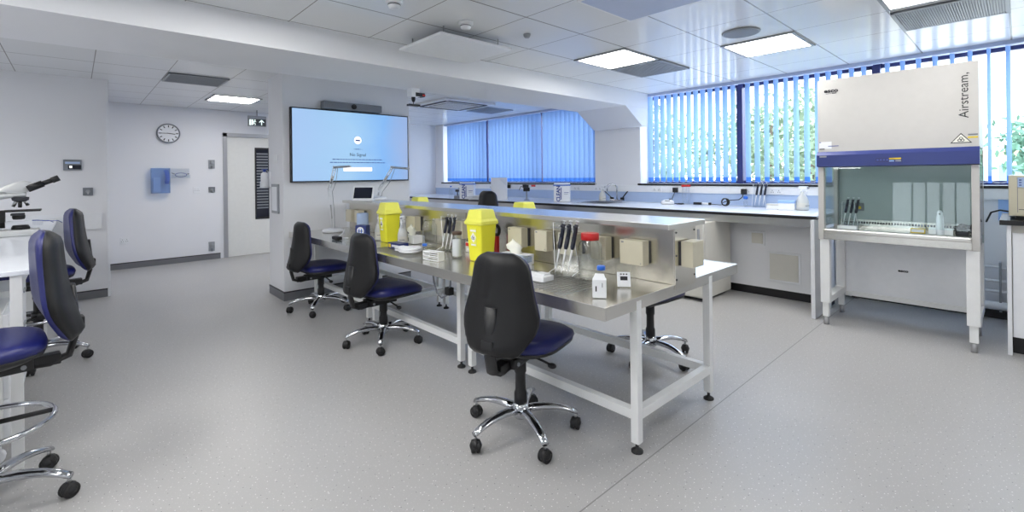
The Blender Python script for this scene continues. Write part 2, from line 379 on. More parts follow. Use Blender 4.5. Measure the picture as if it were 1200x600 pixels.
# boxed duct below counter + plinth
mb = MB(); mb.box(-8.9, -1.255, 5.33, 5.5, .09, .85, m_wall); mb.box(-8.9, -1.255, 5.36, 5.5, 0, .09, m_black); struct('wall_boxing', mb, 'boxed-in white wall below the long window counter with black foot', 'wall')
mb = MB(); mb.box(-1.2, 3.5, 5.92, WY, 0, .07, m_black); struct('baseboard_window', mb, 'black skirting under the window wall', 'baseboard')
def skirt(name, x0, x1, y0, y1, lab):
    mb = MB(); mb.box(x0, x1, y0, y1, 0, .08, m_skirt)
    mb.box(x0-.001, x1+.001, y0-.001, y1+.001, .08, .092, m_black); struct(name, mb, lab, 'baseboard')
skirt('baseboard_left', XL, XL+.008, -5, .262, 'grey coved skirting under the microscope wall')
skirt('baseboard_far', XC, XC+.008, .27, DY0-.06, 'grey coved skirting below the clock')
skirt('baseboard_far', XC, XC+.008, DY1+.06, 5.9, 'grey coved skirting beyond the door')
mb = MB()
for z0, z1, mm, e in ((0, .085, m_skirt, 0), (.085, .097, m_black, .001)):
    mb.box(-5.31, -5.302+e, 1.612-e, 3.14, z0, z1, mm).box(-5.818-e, -5.31, 1.612-e, 1.62, z0, z1, mm)
struct('baseboard_screen', mb, 'grey coved skirting round the foot of the screen wall', 'baseboard')
mb = MB(); mb.box(-8.9, 1.7, 5.915, WY, 1.045, 1.14, m_trimw, .004); struct('trim_3', mb, 'white socket trunking running under the window sill', 'trunking')
mb = MB(); mb.box(XL, XL+.03, -4.9, .22, .765, .945, m_trimw, .004); struct('trim_4', mb, 'white trunking along the wall behind the microscope', 'trunking')
mb = MB(); mb.box(XL-.02, XL+.012, .262, .285, 0, ZC, m_trimw); struct('trim_5', mb, 'white corner bead where the microscope wall ends', 'corner trim')

# door
d = bpy.data.objects.new('door_1', None); C.objects.link(d); d['kind'] = 'structure'; d['label'] = 'off-white door with narrow louvred vision panel in a steel frame'; d['category'] = 'door'
mb = MB(); mb.box(XC-.06, XC-.02, DY0+.04, DY1-.02, .004, DZ-.03, m_door); mb.build('door_leaf', d)
mb = MB(); mb.box(XC-.1, XC+.02, DY0-.01, DY0+.05, 0, DZ+.03, m_alu).box(XC-.1, XC+.02, DY1-.03, DY1+.03, 0, DZ+.03, m_alu).box(XC-.1, XC+.02, DY0-.01, DY1+.03, DZ-.03, DZ+.03, m_alu); mb.build('door_frame', d)
mb = MB(); mb.box(XC-.02, XC-.012, 2.27, 2.50, .60, 1.83, m_black); mb.box(XC-.012, XC-.009, 2.29, 2.48, .64, 1.80, m_blackglass)
for k in range(20): mb.box(XC-.009, XC-.004, 2.295, 2.475, .78+k*.049, .806+k*.049, m_midgrey)
mb.build('vision_panel', d)

# ------------------------------------------------------------------ outside
mb = MB(); mb.box(-40, 40, 6.6, 80, -3.2, -3.0, m_stone); struct('ground', mb, 'pale ground outside the windows', 'ground')
def tree(name, x, y, h, rx, rz, n, leaf, lm, label, trunk=.12, hole=.0, seed=1, group=None):
    rnd = random.Random(seed)
    t = thing(name, label, 'tree', (x, y, -3.0), 0, group)
    tb = MB(); tb.tube([(0, 0, 0), (.1, .05, h*.4), (-.05, 0, h*.8), (0, 0, h+rz*.5)], trunk, m_bark, n=8, r2=trunk*.25)
    for k in range(9):
        a = rnd.uniform(0, 2*PI); z = h*rnd.uniform(.55, 1.05)
        tb.tube([(0, 0, z), (math.cos(a)*rx*.4, math.sin(a)*rx*.4, z+.3), (math.cos(a)*rx*.85, math.sin(a)*rx*.85, z+.5)], trunk*.3, m_bark, n=5, r2=.01)
    tb.build('trunk', t)
    lb = MB(); i = lb.mi(lm)
    cl = [(rnd.uniform(-1, 1), rnd.uniform(-1, 1), rnd.uniform(-1, 1)) for _ in range(60)]
    cl = [c for c in cl if c[0]**2+c[1]**2+c[2]**2 < 1]
    for k in range(n):
        c = rnd.choice(cl); p = Vector((c[0]*rx + rnd.gauss(0, rx*.16), c[1]*rx + rnd.gauss(0, rx*.16), h + c[2]*rz + rnd.gauss(0, rz*.14)))
        a = Vector((rnd.gauss(0, 1), rnd.gauss(0, 1), rnd.gauss(0, 1))).normalized(); b = a.orthogonal().normalized(); L = leaf*rnd.uniform(.6, 1.3)
        f = lb.bm.faces.new([lb.bm.verts.new(q) for q in (p - a*L, p + b*L*.45, p + a*L, p - b*L*.45)]); f.material_index = i
    lb.build('crown', t); return t
tree('leafy_tree', -8.3, 12.6, 4.5, 2.0, 2.5, 4300, .11, m_leafA, 'loose pale green tree seen through the left slats of the near window', seed=3)
tree('leafy_tree', -5.6, 17.0, 4.5, 2.3, 2.7, 4300, .11, m_leafA, 'loose green tree seen through slats in the middle of the near window', seed=5)
tree('leafy_tree', -3.2, 12.4, 4.2, 1.6, 2.2, 3900, .11, m_leafA, 'green tree seen just left of the tall safety cabinet', seed=9)
tree('leafy_tree', -12.6, 17.0, 4.4, 2.4, 2.7, 3400, .12, m_leafA, 'green tree outside near the beam end', seed=12)
tree('pine_tree', .9, 13.0, 4.9, 1.05, 1.5, 4200, .09, m_leafB, 'blue-green pine branches at the right edge of the window', seed=21)
b_ = thing('low_building', 'distant pale low building with a brown roof edge', 'building', (0, 0, 0))
mb = MB(); mb.box(-4, 7, 24, 30, -3, 1.75, m_stone); mb.build('walls', b_)
mb = MB(); mb.box(-4.2, 7.2, 23.8, 30.2, 1.75, 1.98, m_roofb); mb.build('roof', b_)
for k in range(7): mb = MB(); mb.box(-3.4+k*1.45, -2.3+k*1.45, 23.96, 24.05, .35, 1.45, m_pane); mb.build('window', b_)

# ------------------------------------------------------------------ blinds
def blind(x0, x1, ang, label, pitch=.089, w=.089, zt=2.40, y=6.03):
    fab = m_blindf if w > .1 else m_blind
    t = thing('vertical_blind', label, 'blind', (0, 0, 0), 0, 'blue vertical blinds')
    mb = MB(); mb.box(x0, x1, y-.02, y+.02, zt-.005, zt+.028, m_pelmet); mb.build('headrail', t)
    L = MB(); Wt = MB(); ch = MB(); x = x0+.04; pts = []
    dx, dy = math.sin(ang)*w/2, math.cos(ang)*w/2
    a0 = ang
    while x < x1-.03:
        seg = []; ang = a0 + random.uniform(-.06, .06); dx, dy = math.sin(ang)*w/2, math.cos(ang)*w/2
        for q in range(5):
            u = -1 + q*.5; bow = .009*(1-u*u)
            seg.append((x + dx*u + bow*math.cos(ang), y + dy*u - bow*math.sin(ang)))
        L.loft([[(a, b, 1.25) for a, b in seg], [(a, b, zt-.006) for a, b in seg]], fab, cap=False, close=False)
        Wt.loft([[(a, b, 1.185) for a, b in seg], [(a, b, 1.25) for a, b in seg]], m_weight, cap=False, close=False)
        pts.append(x); x += pitch
    L.build('slats', t); Wt.build('bottom_weights', t)
    for s_ in (-1, 1):
        for a, b in zip(pts, pts[1:]):
            ch.tube([(a+s_*dx, y+s_*dy, 1.20), ((a+b)/2+s_*dx, y+s_*dy, 1.185), (b+s_*dx, y+s_*dy, 1.20)], .0018, m_paper, n=4)
    ch.build('bead_chain', t)
A = math.radians(19); B = math.radians(74)
blind(-8.55, -7.24, B, 'nearly closed blue vertical blind at the far left of the far window', pitch=.100, w=.112)
blind(-7.14, -5.77, B, 'nearly closed blue vertical blind in the middle of the far window', pitch=.100, w=.112)
blind(-5.67, -4.50, B, 'nearly closed blue vertical blind beside the pier at the right of the far window', pitch=.100, w=.112)
blind(-3.62, -2.37, A, 'half open blue vertical blind next to the white pier, above the sink end', pitch=.096)
blind(-2.29, -1.02, A, 'half open blue vertical blind directly left of the safety cabinet', pitch=.105)
blind(-.94, .34, A, 'half open blue vertical blind behind and right of the safety cabinet', pitch=.12)
mb = MB(); mb.box(-8.6, 1.7, 5.955, 6.01, 2.395, 2.43, m_pelmet); struct('trim_6', mb, 'pale blue pelmet strip along the top of the windows', 'pelmet')

# ------------------------------------------------------------------ ceiling fittings
cl = thing('ceiling_light', 'bright square ceiling light beside a grey vent tile in the middle of the ceiling', 'ceiling light', (-2.67, 3.89, ZC), 0, 'ceiling lights')
mb = MB(); 
for q in ((-.29, .29, -.30, -.27), (-.29, .29, .27, .30), (-.29, -.265, -.3, .3), (.265, .29, -.3, .3)): mb.box(*q, -.012, -.001, m_grey)
mb.build('light_frame', cl)
mb = MB(); mb.box(-.265, .265, -.27, .27, -.007, -.002, m_panel); mb.build('diffuser', cl)
for x, y, lab in ((-1.505, 4.50, 'bright square ceiling light right of the round speaker'), (-.33, 3.86, 'bright ceiling light at the top edge beside the ribbed vent'),
                  (-7.57, 1.66, 'small distant ceiling light near the exit sign'),
                  (-2.67, -.8, 'added ceiling fill light over the left of the room out of view'), (-.33, -.8, 'added unseen ceiling fill light above the photographer'), (1.4, -1.4, 'added unseen ceiling fill light behind the photographer to the right'),  # from here on: unseen panels added to brighten the room evenly
                  (1.4, 2.0, 'added unseen ceiling fill light right of the photographer'), (-2.67, .8, 'added ceiling fill light over the aisle, out of view'), (-1.5, .2, 'added ceiling fill light above the camera, out of view'),  # out-of-view fill, the last one added to lighten the screen wall
                  (-5.2, -1.6, 'added unseen ceiling fill light over the microscope bench'), (-5.2, -3.4, 'added ceiling fill light in the rear left corner out of view'), (-2.67, -3.2, 'added unseen ceiling fill light at the back of the room'), (-7.3, 3.4, 'hidden ceiling fill light added behind the screen wall')):  # more added fill for the left side; the last lifts the rear ceiling
    dup(cl, lab, (x, y, ZC))
def vent(x, y, lab, n=18, w=.29, l=.30, ribs='x', m=m_midgrey):
    t = thing('ceiling_vent', lab, 'ceiling vent', (x, y, ZC))
    mb = MB(); mb.box(-w, w, -l, l, -.010, -.001, m); mb.build('backing', t)
    mb = MB()
    for q in ((-w, w, -l, -l+.02), (-w, w, l-.02, l), (-w, -w+.02, -l, l), (w-.02, w, -l, l)): mb.box(*q, -.016, -.008, m_grey)
    mb.build('vent_frame', t)
    mb = MB()
    for k in range(n):
        u = -w+.03 + (2*w-.06)*k/(n-1)
        mb.box(u-.004, u+.004, -l+.02, l-.02, -.016, -.008, m_grey)
    mb.build('louvres', t)
vent(-2.67, 4.505, 'grey perforated vent tile right behind the middle ceiling light')
vent(-.325, 4.55, 'large ribbed grey vent beside the ceiling light at the top right', n=40)
vent(-6.32, 1.01, 'grey vent tile in the ceiling near the clock wall', w=.27, l=.28)
vent(-6.2, 5.25, 'pale grey vent tile between the air cassette and the far window', w=.29, l=.28, m=m_lbroll)
t = thing('ceiling_air_cassette', 'square white air conditioning cassette in the ceiling beyond the screen wall', 'air conditioner', (-6.02, 4.35, ZC))
mb = MB(); mb.box(-.47, .47, -.47, .47, -.03, -.001, m_trimw, .008); mb.build('fascia', t)
mb = MB()
for q in ((-.36, .36, -.40, -.34), (-.36, .36, .34, .40), (-.40, -.34, -.36, .36), (.34, .40, -.36, .36)): mb.box(*q, -.034, -.028, m_dark)
mb.build('air_slots', t)
mb = MB(); mb.box(-.27, .27, -.27, .27, -.037, -.028, m_grey)
for k in range(20): mb.box(-.26, .26, -.26+k*.027, -.25+k*.027, -.040, -.036, m_trimw)
mb.build('intake_grille', t)
t = thing('suspended_ceiling_panel', 'flat white rectangular panel hung just below the ceiling tiles', 'ceiling panel', (-3.14, 2.30, 2.335))
mb = MB(); mb.box(-.30, .30, -.35, .35, 0, .022, m_trimw, .006); mb.build('panel', t)
for a in (-.22, .22):
    for b in (-.27, .27): mb = MB(); mb.cyl((a, b, .02), (a, b, .096), .006, m_alu, n=8); mb.build('hanger', t)
t = thing('ceiling_panel', 'flat pale blue-grey panel in the ceiling at the top edge', 'ceiling panel', (-1.62, 2.65, ZC)); mb = MB(); mb.box(-.29, .29, -.30, .30, -.022, -.001, m_trimw, .004); mb.build('panel', t)
mb = MB()
mb.box(-.27, .27, -.28, .28, -.024, -.020, m_pelmet); mb.build('trim', t)
t = thing('ceiling_speaker', 'round grey flush speaker in the ceiling left of the square light', 'speaker', (-1.505, 3.91, ZC))
mb = MB(); mb.lathe([(.135, -.012), (.14, -.008), (.14, -.001)], m_grey, n=32); mb.build('rim', t)
mb = MB(); mb.lathe([(.125, -.014), (.13, -.010), (.13, -.002)], m_midgrey, n=32); mb.build('grille', t)
def smoke(x, y, lab, s=1):
    t = thing('smoke_detector', lab, 'smoke detector', (x, y, ZC), 0, 'ceiling smoke detectors')
    mb = MB(); mb.lathe([(.055*s, -.001), (.055*s, -.018*s), (.045*s, -.022*s)][::-1], m_trimw, n=24); mb.build('base', t)
    mb = MB(); mb.lathe([(.02*s, -.055*s), (.034*s, -.05*s), (.040*s, -.036*s), (.040*s, -.022*s)], m_trimw, n=24)
    mb.lathe([(.0405*s, -.034*s), (.0405*s, -.029*s)], m_dark, n=24); mb.build('sensor_head', t)
smoke(-2.74, 2.10, 'white smoke detector above the suspended white panel')
smoke(-2.70, 1.50, 'white smoke detector cut by the top edge of the view')
mb = MB(); mb.lathe([(.018, -.03), (.028, -.015), (.03, -.001)], m_grey, n=18); mb.build('ceiling_sensor', loc=(-2.66, 2.65, ZC), tag=('tiny grey sensor button in a ceiling tile', 'sensor'))
# tracking camera on beam underside
t = thing('ceiling_camera', 'small black and white camera hung from the beam above the right end of the screen', 'camera', (-4.30, 2.60, 2.224))
mb = MB(); mb.box(-.045, .045, -.05, .05, -.09, 0, m_trimw, .006); mb.build('mount_bracket', t)
mb = MB(); mb.box(-.03, .05, .0, .11, -.085, -.045, m_plastic, .004).box(-.01, .052, .08, .113, -.075, -.06, m_red); mb.build('sensor_block', t)
mb = MB(); mb.lathe([(.012, -.14), (.02, -.12), (.022, -.088)], m_plastic, n=14).cyl((0, 0, -.14), (0, 0, -.165), .004, m_plastic, n=8); mb.build('swivel', t)
mb = MB(); mb.box(-.03, .03, -.065, .065, -.185, -.165, m_plastic, .004); mb.build('camera_bar', t)

# ------------------------------------------------------------------ TV
t = thing('wall_screen_display', 'large wall-mounted screen showing a pale blue no-signal picture', 'television', (-5.31, 2.39, 1.66))
mb = MB(); mb.box(0, .055, -.705, .705, -.405, .405, m_black, .003); mb.build('bezel', t)
mb = MB(); mb.box(.055, .058, -.692, .692, -.390, .392, m_screen); s_ = mb.build('screen', t)
mtx = lambda y, z: Mface((.0588, y, z), (0, 1, 0), (0, 0, 1))
text_mesh('caption', 'No Signal', .052, m_text, mtx(.035, -.095), s_)
text_mesh('caption', '• HDMI 1 •', .024, m_bluetext, mtx(.035, -.03), s_)
for z, w in ((-.15, .30), (-.185, .33)):
    mb = MB(); x = -w
    rnd = random.Random(int(abs(z)*1000))
    while x < w: L = rnd.uniform(.015, .04); mb.box(.0584, .0592, .035+x, .035+x+L, z-.004, z+.004, m_bluetext); x += L+.008
    mb.build('small_print', s_)
mb = MB(); mb.box(.0584, .0592, -.14, .21, -.285, -.24, m_btn); mb.build('button', s_)
text_mesh('caption', 'Source', .024, m_text, mtx(.035, -.2625), s_)
mb = MB(); mb.lathe([(.045, 0), (.045, .001)], m_btn, n=24, mtx=T(.0584, .035, .075) @ RY(PI/2)); mb.box(.0596, .0602, .008, .062, .065, .082, m_bluetext); mb.build('icon', s_)
t = thing('video_bar', 'grey video conference bar with a central lens above the screen', 'video bar', (-5.31, 2.365, 2.115))
mb = MB(); mb.box(.01, .10, -.35, .35, -.042, .042, m_midgrey, .01); mb.build('body', t)
mb = MB(); mb.lathe([(.03, 0), (.03, .012), (.02, .016)], m_black, n=20, mtx=T(.098, 0, 0) @ RY(PI/2)); mb.build('lens', t)
mb = MB(); mb.box(0, .02, -.1, .1, -.03, .03, m_dark); mb.build('mount', t)

# ------------------------------------------------------------------ things on walls
t = thing('wall_clock', 'round white wall clock with a grey rim reading quarter past nine', 'clock', (XC, 1.062, 2.01))
mb = MB(); mb.lathe([(.150, 0), (.150, .03), (.143, .038), (.132, .034), (.132, .02)], m_midgrey, n=40, cap=False, mtx=RY(PI/2)); mb.build('rim', t)
mb = MB(); mb.lathe([(.134, .026), (.134, .030)], m_paper, n=40, mtx=RY(PI/2))
for k in range(12):
    a = k*PI/6; mb.box(.0302, .0312, -.006, .006, .092, .125, m_text, mtx=RX(a))
mb.build('dial', t)
for a, L, w in ((math.radians(-97), .085, .005), (math.radians(90), .118, .004)):
    mb = MB(); mb.box(.033, .035, -w, w, -.02, L, m_text, mtx=RX(a)); mb.build('hand', t)
t = thing('glove_dispenser', 'clear blue acrylic box holding blue gloves on the clock wall', 'dispenser', (XC, .952, 1.285))
mb = MB(); mb.box(.002, .008, -.117, .117, -.19, .19, m_acrylic).box(.10, .106, -.117, .117, -.19, .19, m_acrylic).box(.008, .10, -.117, -.111, -.19, .19, m_acrylic).box(.008, .10, .111, .117, -.19, .19, m_acrylic).box(.008, .10, -.111, .111, -.19, -.184, m_acrylic); mb.build('acrylic_box', t)
mb = MB(); mb.tube([(.07, .075, -.05), (.085, .085, .04), (.08, .08, .12), (.05, .07, .16)], (.028, .012), m_blue, n=10); mb.build('blue_gloves', t)
mb = MB(); mb.box(.02, .06, -.09, .0, -.17, .05, m_lbroll, .004); mb.build('glove_box', t)
t = thing('safety_glasses_shelf', 'clear acrylic ledge holding safety glasses right of the glove box', 'shelf', (XC, 1.205, 1.40))
mb = MB(); mb.box(.002, .11, -.12, .12, -.08, -.074, m_clearp).box(.104, .11, -.12, .12, -.074, -.03, m_clearp).box(.002, .006, -.12, .12, -.074, .07, m_clearp); mb.build('acrylic_tray', t)
mb = MB(); 
mb.tube([(.095, .075*math.cos(a), -.03+.03*math.sin(a)) for a in [k*PI/8 for k in range(16)]], .004, m_bluetext, n=6, close=True)
mb.tube([(.09, .07, -.02), (.05, .11, -.01), (.02, .1, -.02)], .004, m_text, n=6).tube([(.09, -.07, -.02), (.05, -.11, .0), (.02, -.1, .0)], .004, m_text, n=6)
mb.build('safety_glasses', t)
def plate(name, loc, w, h, lab, cat, mface=m_trimw, axis='x', feat=None, dep=.012):
    t = thing(name, lab, cat, loc)
    if axis == 'y': t.rotation_euler = (0, 0, -PI/2)
    mb = MB(); mb.box(0, dep, -w/2, w/2, -h/2, h/2, mface, .003); mb.build('faceplate', t)
    mb = MB()
    if feat == 'socket':
        for s_ in (-1, 1):
            cx_ = s_*w*.25
            for a, b in ((0, .013), (-.010, -.012), (.010, -.012)): mb.box(dep, dep+.001, cx_+a-.003, cx_+a+.003, b-.004, b+.004, m_text)
            mb.box(dep, dep+.004, cx_-.006, cx_+.006, .022, .032, mface)
        mb.build('socket_slots', t)
    elif feat == 'key':
        mb.lathe([(.02, 0), (.02, .012)], m_grey, n=16, mtx=T(dep, 0, 0) @ RY(PI/2)).box(dep+.01, dep+.03, -.004, .004, -.03, .0, m_alu); mb.build('key_switch', t)
    elif feat == 'lamp':
        mb.sph((dep+.01, 0, h*.15), min(w, h)*.3, m_grey, sc=(.5, 1, 1)).box(dep, dep+.03, -.012, .012, -h*.5, -h*.2, m_midgrey); mb.build('sensor', t)
    elif feat == 'screen':
        mb.box(dep, dep+.001, -w*.4, w*.4, .012, .035, m_lbroll).box(dep, dep+.001, -w*.25, w*.46, -.045, .0, m_blackglass); mb.build('display', t)
        mb = MB(); mb.box(dep+.001, dep+.002, -w*.18, -w*.02, -.033, -.008, m_btn); mb.build('lit_icon', t)
    return t
plate('door_sensor', (XC, 1.628, 1.54), .09, .14, 'grey door release sensor on the wall above the key switch', 'sensor', m_grey, feat='lamp')
plate('light_switch', (XC, 1.42, 1.128), .088, .09, 'white double switch plate left of the dark key switch', 'switch', m_trimw, feat='socket')
plate('key_switch', (XC, 1.628, 1.128), .09, .09, 'dark square key switch beside the door frame', 'switch', m_midgrey, feat='key')
plate('door_sensor', (XC, 1.617, .21), .085, .15, 'grey box low on the wall beside the door frame', 'sensor', m_grey, feat='lamp')
plate('wall_socket', (XC, .527, .415), .098, .09, 'white double socket low on the clock wall', 'socket', m_trimw, feat='socket')
plate('control_panel', (XL, -.016, 1.473), .148, .115, 'grey wall control panel with a small lit display above the microscope', 'control panel', m_midgrey, feat='screen', dep=.02)
plate('key_switch', (XL, .105, 1.182), .084, .085, 'dark grey key switch on the microscope wall', 'switch', m_midgrey, feat='key', dep=.02)
plate('light_switch', (-5.55, 1.62, 1.515), .085, .085, 'white switch plate on the narrow end of the screen wall', 'switch', m_trimw, axis='y')
t = thing('soap_dispenser', 'white sanitiser bottle in a bracket on the end of the screen wall', 'dispenser', (-5.76, 1.62, 1.30))
mb = MB(); mb.lathe([(.034, -.09), (.038, -.08), (.038, .03), (.034, .06), (.014, .075)], m_trimw, c=(0, -.06, 0)); mb.build('bottle', t)
mb = MB(); mb.lathe([(.016, .075), (.016, .10)], m_bluetext, c=(0, -.06, 0)).box(-.06, .06, -.075, -.045, .10, .108, m_bluetext, .003); mb.build('pump', t)
mb = MB(); mb.box(-.03, .03, -.02, 0, -.1, .08, m_trimw).box(-.04, .04, -.10, 0, -.10, -.092, m_trimw).box(-.10, -.03, -.08, -.05, -.095, -.03, m_trimw); mb.build('bracket', t)
t = thing('document_pocket', 'slim grey framed pocket on the end of the screen wall', 'document pocket', (-5.55, 1.62, 1.08))
mb = MB(); mb.box(-.11, .11, -.02, 0, -.16, .16, m_grey, .003); mb.build('frame', t)
mb = MB(); mb.box(-.085, .085, -.023, -.018, -.13, .13, m_trimw); mb.build('insert', t)
t = thing('exit_sign', 'hanging dark exit sign with a running figure and an upward arrow', 'exit sign', (-8.6, 2.225, 2.24))
mb = MB(); mb.box(-.012, .012, -.14, .14, -.075, .095, m_grey, .003).cyl((0, 0, .09), (0, 0, .19), .008, m_midgrey); mb.build('housing', t)
mb = MB(); mb.box(.012, .014, -.13, .13, -.07, .045, m_sign); mb.build('sign_face', t)
mb = MB()
mb.box(.014, .016, .04, .09, -.055, -.005, m_sign)
mb.prism([(.0145, .065, .035), (.0145, .020, -.008), (.0145, .038, -.008), (.0145, .065, .016), (.0145, .092, -.008), (.0145, .110, -.008)], (.002, 0, 0), m_signl).box(.0145, .0165, .058, .072, -.055, .02, m_signl); mb.build('arrow', t)
mb = MB(); mb.box(.0145, .0165, -.12, -.09, -.06, .035, m_signl).box(.0145, .0165, -.085, -.06, -.055, .035, m_signl, mtx=T(0, 0, 0)); mb.sph((.0155, -.035, .025), .011, m_signl, sc=(.2, 1, 1))
for q in ([(-.04, .012), (-.05, -.02)], [(-.05, -.02), (-.03, -.035), (-.035, -.06)], [(-.05, -.02), (-.065, -.04), (-.085, -.05)], [(-.04, .008), (-.018, -.004)], [(-.042, .008), (-.06, -.006)]):
    mb.tube([(.0155, a, b) for a, b in q], .005, m_signl, n=6)
mb.build('running_figure', t)

# ------------------------------------------------------------------ steel island bench
BX0, BX1, BY0, BY1, BZ = -5.295, -1.217, 1.665, 3.065, .735
t = thing('steel_worktop', 'long brushed stainless steel worktop with a deep front edge', 'worktop', (0, 0, 0))
mb = MB(); mb.box(BX0+.002, BX1-.010, BY0+.010, BY1-.010, BZ-.020, BZ-.006, m_steel)
for q in ((BX0, BX1, BY0, BY0+.012), (BX0, BX1, BY1-.012, BY1), (BX1-.012, BX1, BY0+.0125, BY1-.0125)): mb.box(*q, BZ-.062, BZ-.003, m_steel, .002)
mb.build('top_sheet', t)
def grooves(xa, xb, ya, yb, n):
    mb = MB()
    for k in range(n):
        x = xa + (xb-xa)*k/(n-1); mb.box(x-.004, x+.004, ya, yb, BZ-.0065, BZ-.003, m_alu, mtx=None)
    mb.build('drain_grooves', t)
grooves(-2.08, -1.50, 1.72, 2.04, 22); grooves(-3.55, -2.95, 1.72, 1.98, 22)
fr0 = thing('bench_support', 'white tubular frame under the near end of the steel worktop', 'bench frame', (0, 0, 0), 0, 'white frames under the steel worktop')
fx0, fx1, fy0, fy1 = -2.49, -1.235, 1.93, 2.68
for x in (fx0, fx1):
    for y in (fy0, fy1):
        mb = MB(); mb.box(x-.02, x+.02, y-.02, y+.02, .045, BZ-.021, m_powder, .003); lg = mb.build('leg', fr0)
        mb = MB(); mb.lathe([(.028, 0), (.028, .008), (.016, .016), (.008, .02), (.008, .046)], m_rubber, c=(x, y, 0), n=16); mb.build('foot', lg)
for y in (fy0, fy1): mb = MB(); mb.box(fx0+.02, fx1-.02, y-.02, y+.02, .155, .20, m_powder, .002); mb.build('long_rail', fr0)
for x in (fx0, fx1): mb = MB(); mb.box(x-.02, x+.02, fy0+.02, fy1-.02, .155, .20, m_powder, .002); mb.build('cross_rail', fr0)
for y in (fy0, fy1): mb = MB(); mb.box(fx0+.02, fx1-.02, y-.015, y+.015, .665, .71, m_powder, .002); mb.build('top_rail', fr0)
dup(fr0, 'white tubular frame under the middle of the steel worktop', (-1.375, 0, 0)); dup(fr0, 'white tubular frame under the far end of the steel worktop by the screen wall', (-2.75, 0, 0))
# raised service spine with shelf
t = thing('service_spine', 'brushed steel service spine with raised shelf along the middle of the bench', 'service spine', (0, 0, 0))
SY0, SY1 = 2.272, 2.495
mb = MB(); mb.box(BX0+.14, BX1-.004, SY0, SY1, BZ-.004, 1.022, m_steelv, .002); mb.build('body', t)
mb = MB(); mb.box(BX0, BX0+.14, SY0+.03, SY1-.03, BZ-.004, 1.022, m_trimw); mb.build('wall_duct', t)
mb = MB(); mb.box(-5.14, -1.20, 2.185, 2.585, 1.022, 1.05, m_steel, .002); mb.build('shelf', t)
mb = MB(); mb.box(BX1-.004, BX1+.003, SY0-.002, SY1+.002, BZ-.03, 1.020, m_steelv, .001)
for y in (SY0+.012, SY1-.012):
    for z in (BZ+.02, .88, 1.0): mb.lathe([(.005, 0), (.005, .003)], m_dark, n=8, mtx=T(BX1+.003, y, z) @ RY(PI/2))
mb.build('end_plate', t)
for x in (-2.0, -3.0, -4.1): mb = MB(); mb.box(x-.012, x+.012, SY0-.004, SY0, BZ, 1.02, m_steelv); mb.build('seam_strip', t)
for a, b in ((-1.501, -1.356), (-1.70, -1.596), (-1.953, -1.81), (-2.157, -2.049), (-2.417, -2.279), (-3.05, -2.941), (-3.36, -3.214), (-3.79, -3.633), (-4.86, -4.75), (-5.08, -4.94)):
    mb = MB(); mb.box(a, b, 2.195, SY0-.016, .818, .95, m_beige, .006).box(a+.006, b-.006, SY0-.02, SY0, .824, .944, m_dark); bx = mb.build('socket_box', t)
    mb = MB(); mb.box(a+.012, a+.026, 2.193, 2.196, .934, .941, m_midgrey).lathe([(.003, 0), (.003, .002)], m_midgrey, n=8, mtx=T(b-.014, 2.195, .83) @ RX(PI/2)); mb.build('badge', bx)
mb = MB(); mb.box(BX1+.012, BX1+.078, 2.315, 2.435, .82, .955, m_beige, .006).box(BX1+.003, BX1+.014, 2.32, 2.43, .825, .95, m_dark); mb.build('socket_box', t)
mb = MB(); mb.box(BX1-.09, BX1-.01, 2.497, 2.503, .765, .84, m_paper).box(BX1-.07, BX1-.05, 2.503, 2.505, .78, .82, m_text); mb.build('side_socket', t)

# ------------------------------------------------------------------ chairs
def caster_mb(c, a):
    mb = MB(); x, y = c
    for s_ in (-1, 1):
        mb.lathe([(.022, -.009), (.029, -.007), (.030, 0), (.029, .007), (.022, .009)], m_rubber, n=16, mtx=T(x, y, .030) @ RZ(a) @ T(0, s_*.013, 0) @ RX(PI/2))
    mb.lathe([(.026, .020), (.030, .036), (.022, .054), (.01, .062)], m_plastic, c=(x, y, 0), n=14)
    mb.cyl((x, y, .055), (x, y, .085), .007, m_alu, n=8); return mb
def star(base_t, rot):
    mb = MB(); mb.lathe([(.030, .075), (.045, .09), (.046, .135), (.036, .15), (.03, .155)], m_chrome, n=20); hub = mb.build('base_hub', base_t)
    for k in range(5):
        a = rot + k*2*PI/5; d = Vector((math.cos(a), math.sin(a), 0))
        n_ = 7; rings = []
        for q in range(n_):
            u = q/(n_-1); r_ = .035 + .255*u; z = .118 + .025*math.sin(u*PI*.55) - .055*u*u; w_ = .029 - .010*u; h_ = .020 - .008*u
            c = d*r_ + Vector((0, 0, z)); s_ = Vector((-d.y, d.x, 0))
            rings.append([c + s_*w_*math.cos(f) + Vector((0, 0, h_*math.sin(f))) for f in [j*2*PI/10 for j in range(10)]])
        mb = MB(); mb.loft(rings, m_chrome); mb.build('base_arm', base_t)
        cm = caster_mb((d.x*.282, d.y*.282), a + 1.1 + k); cm.build('caster', base_t)
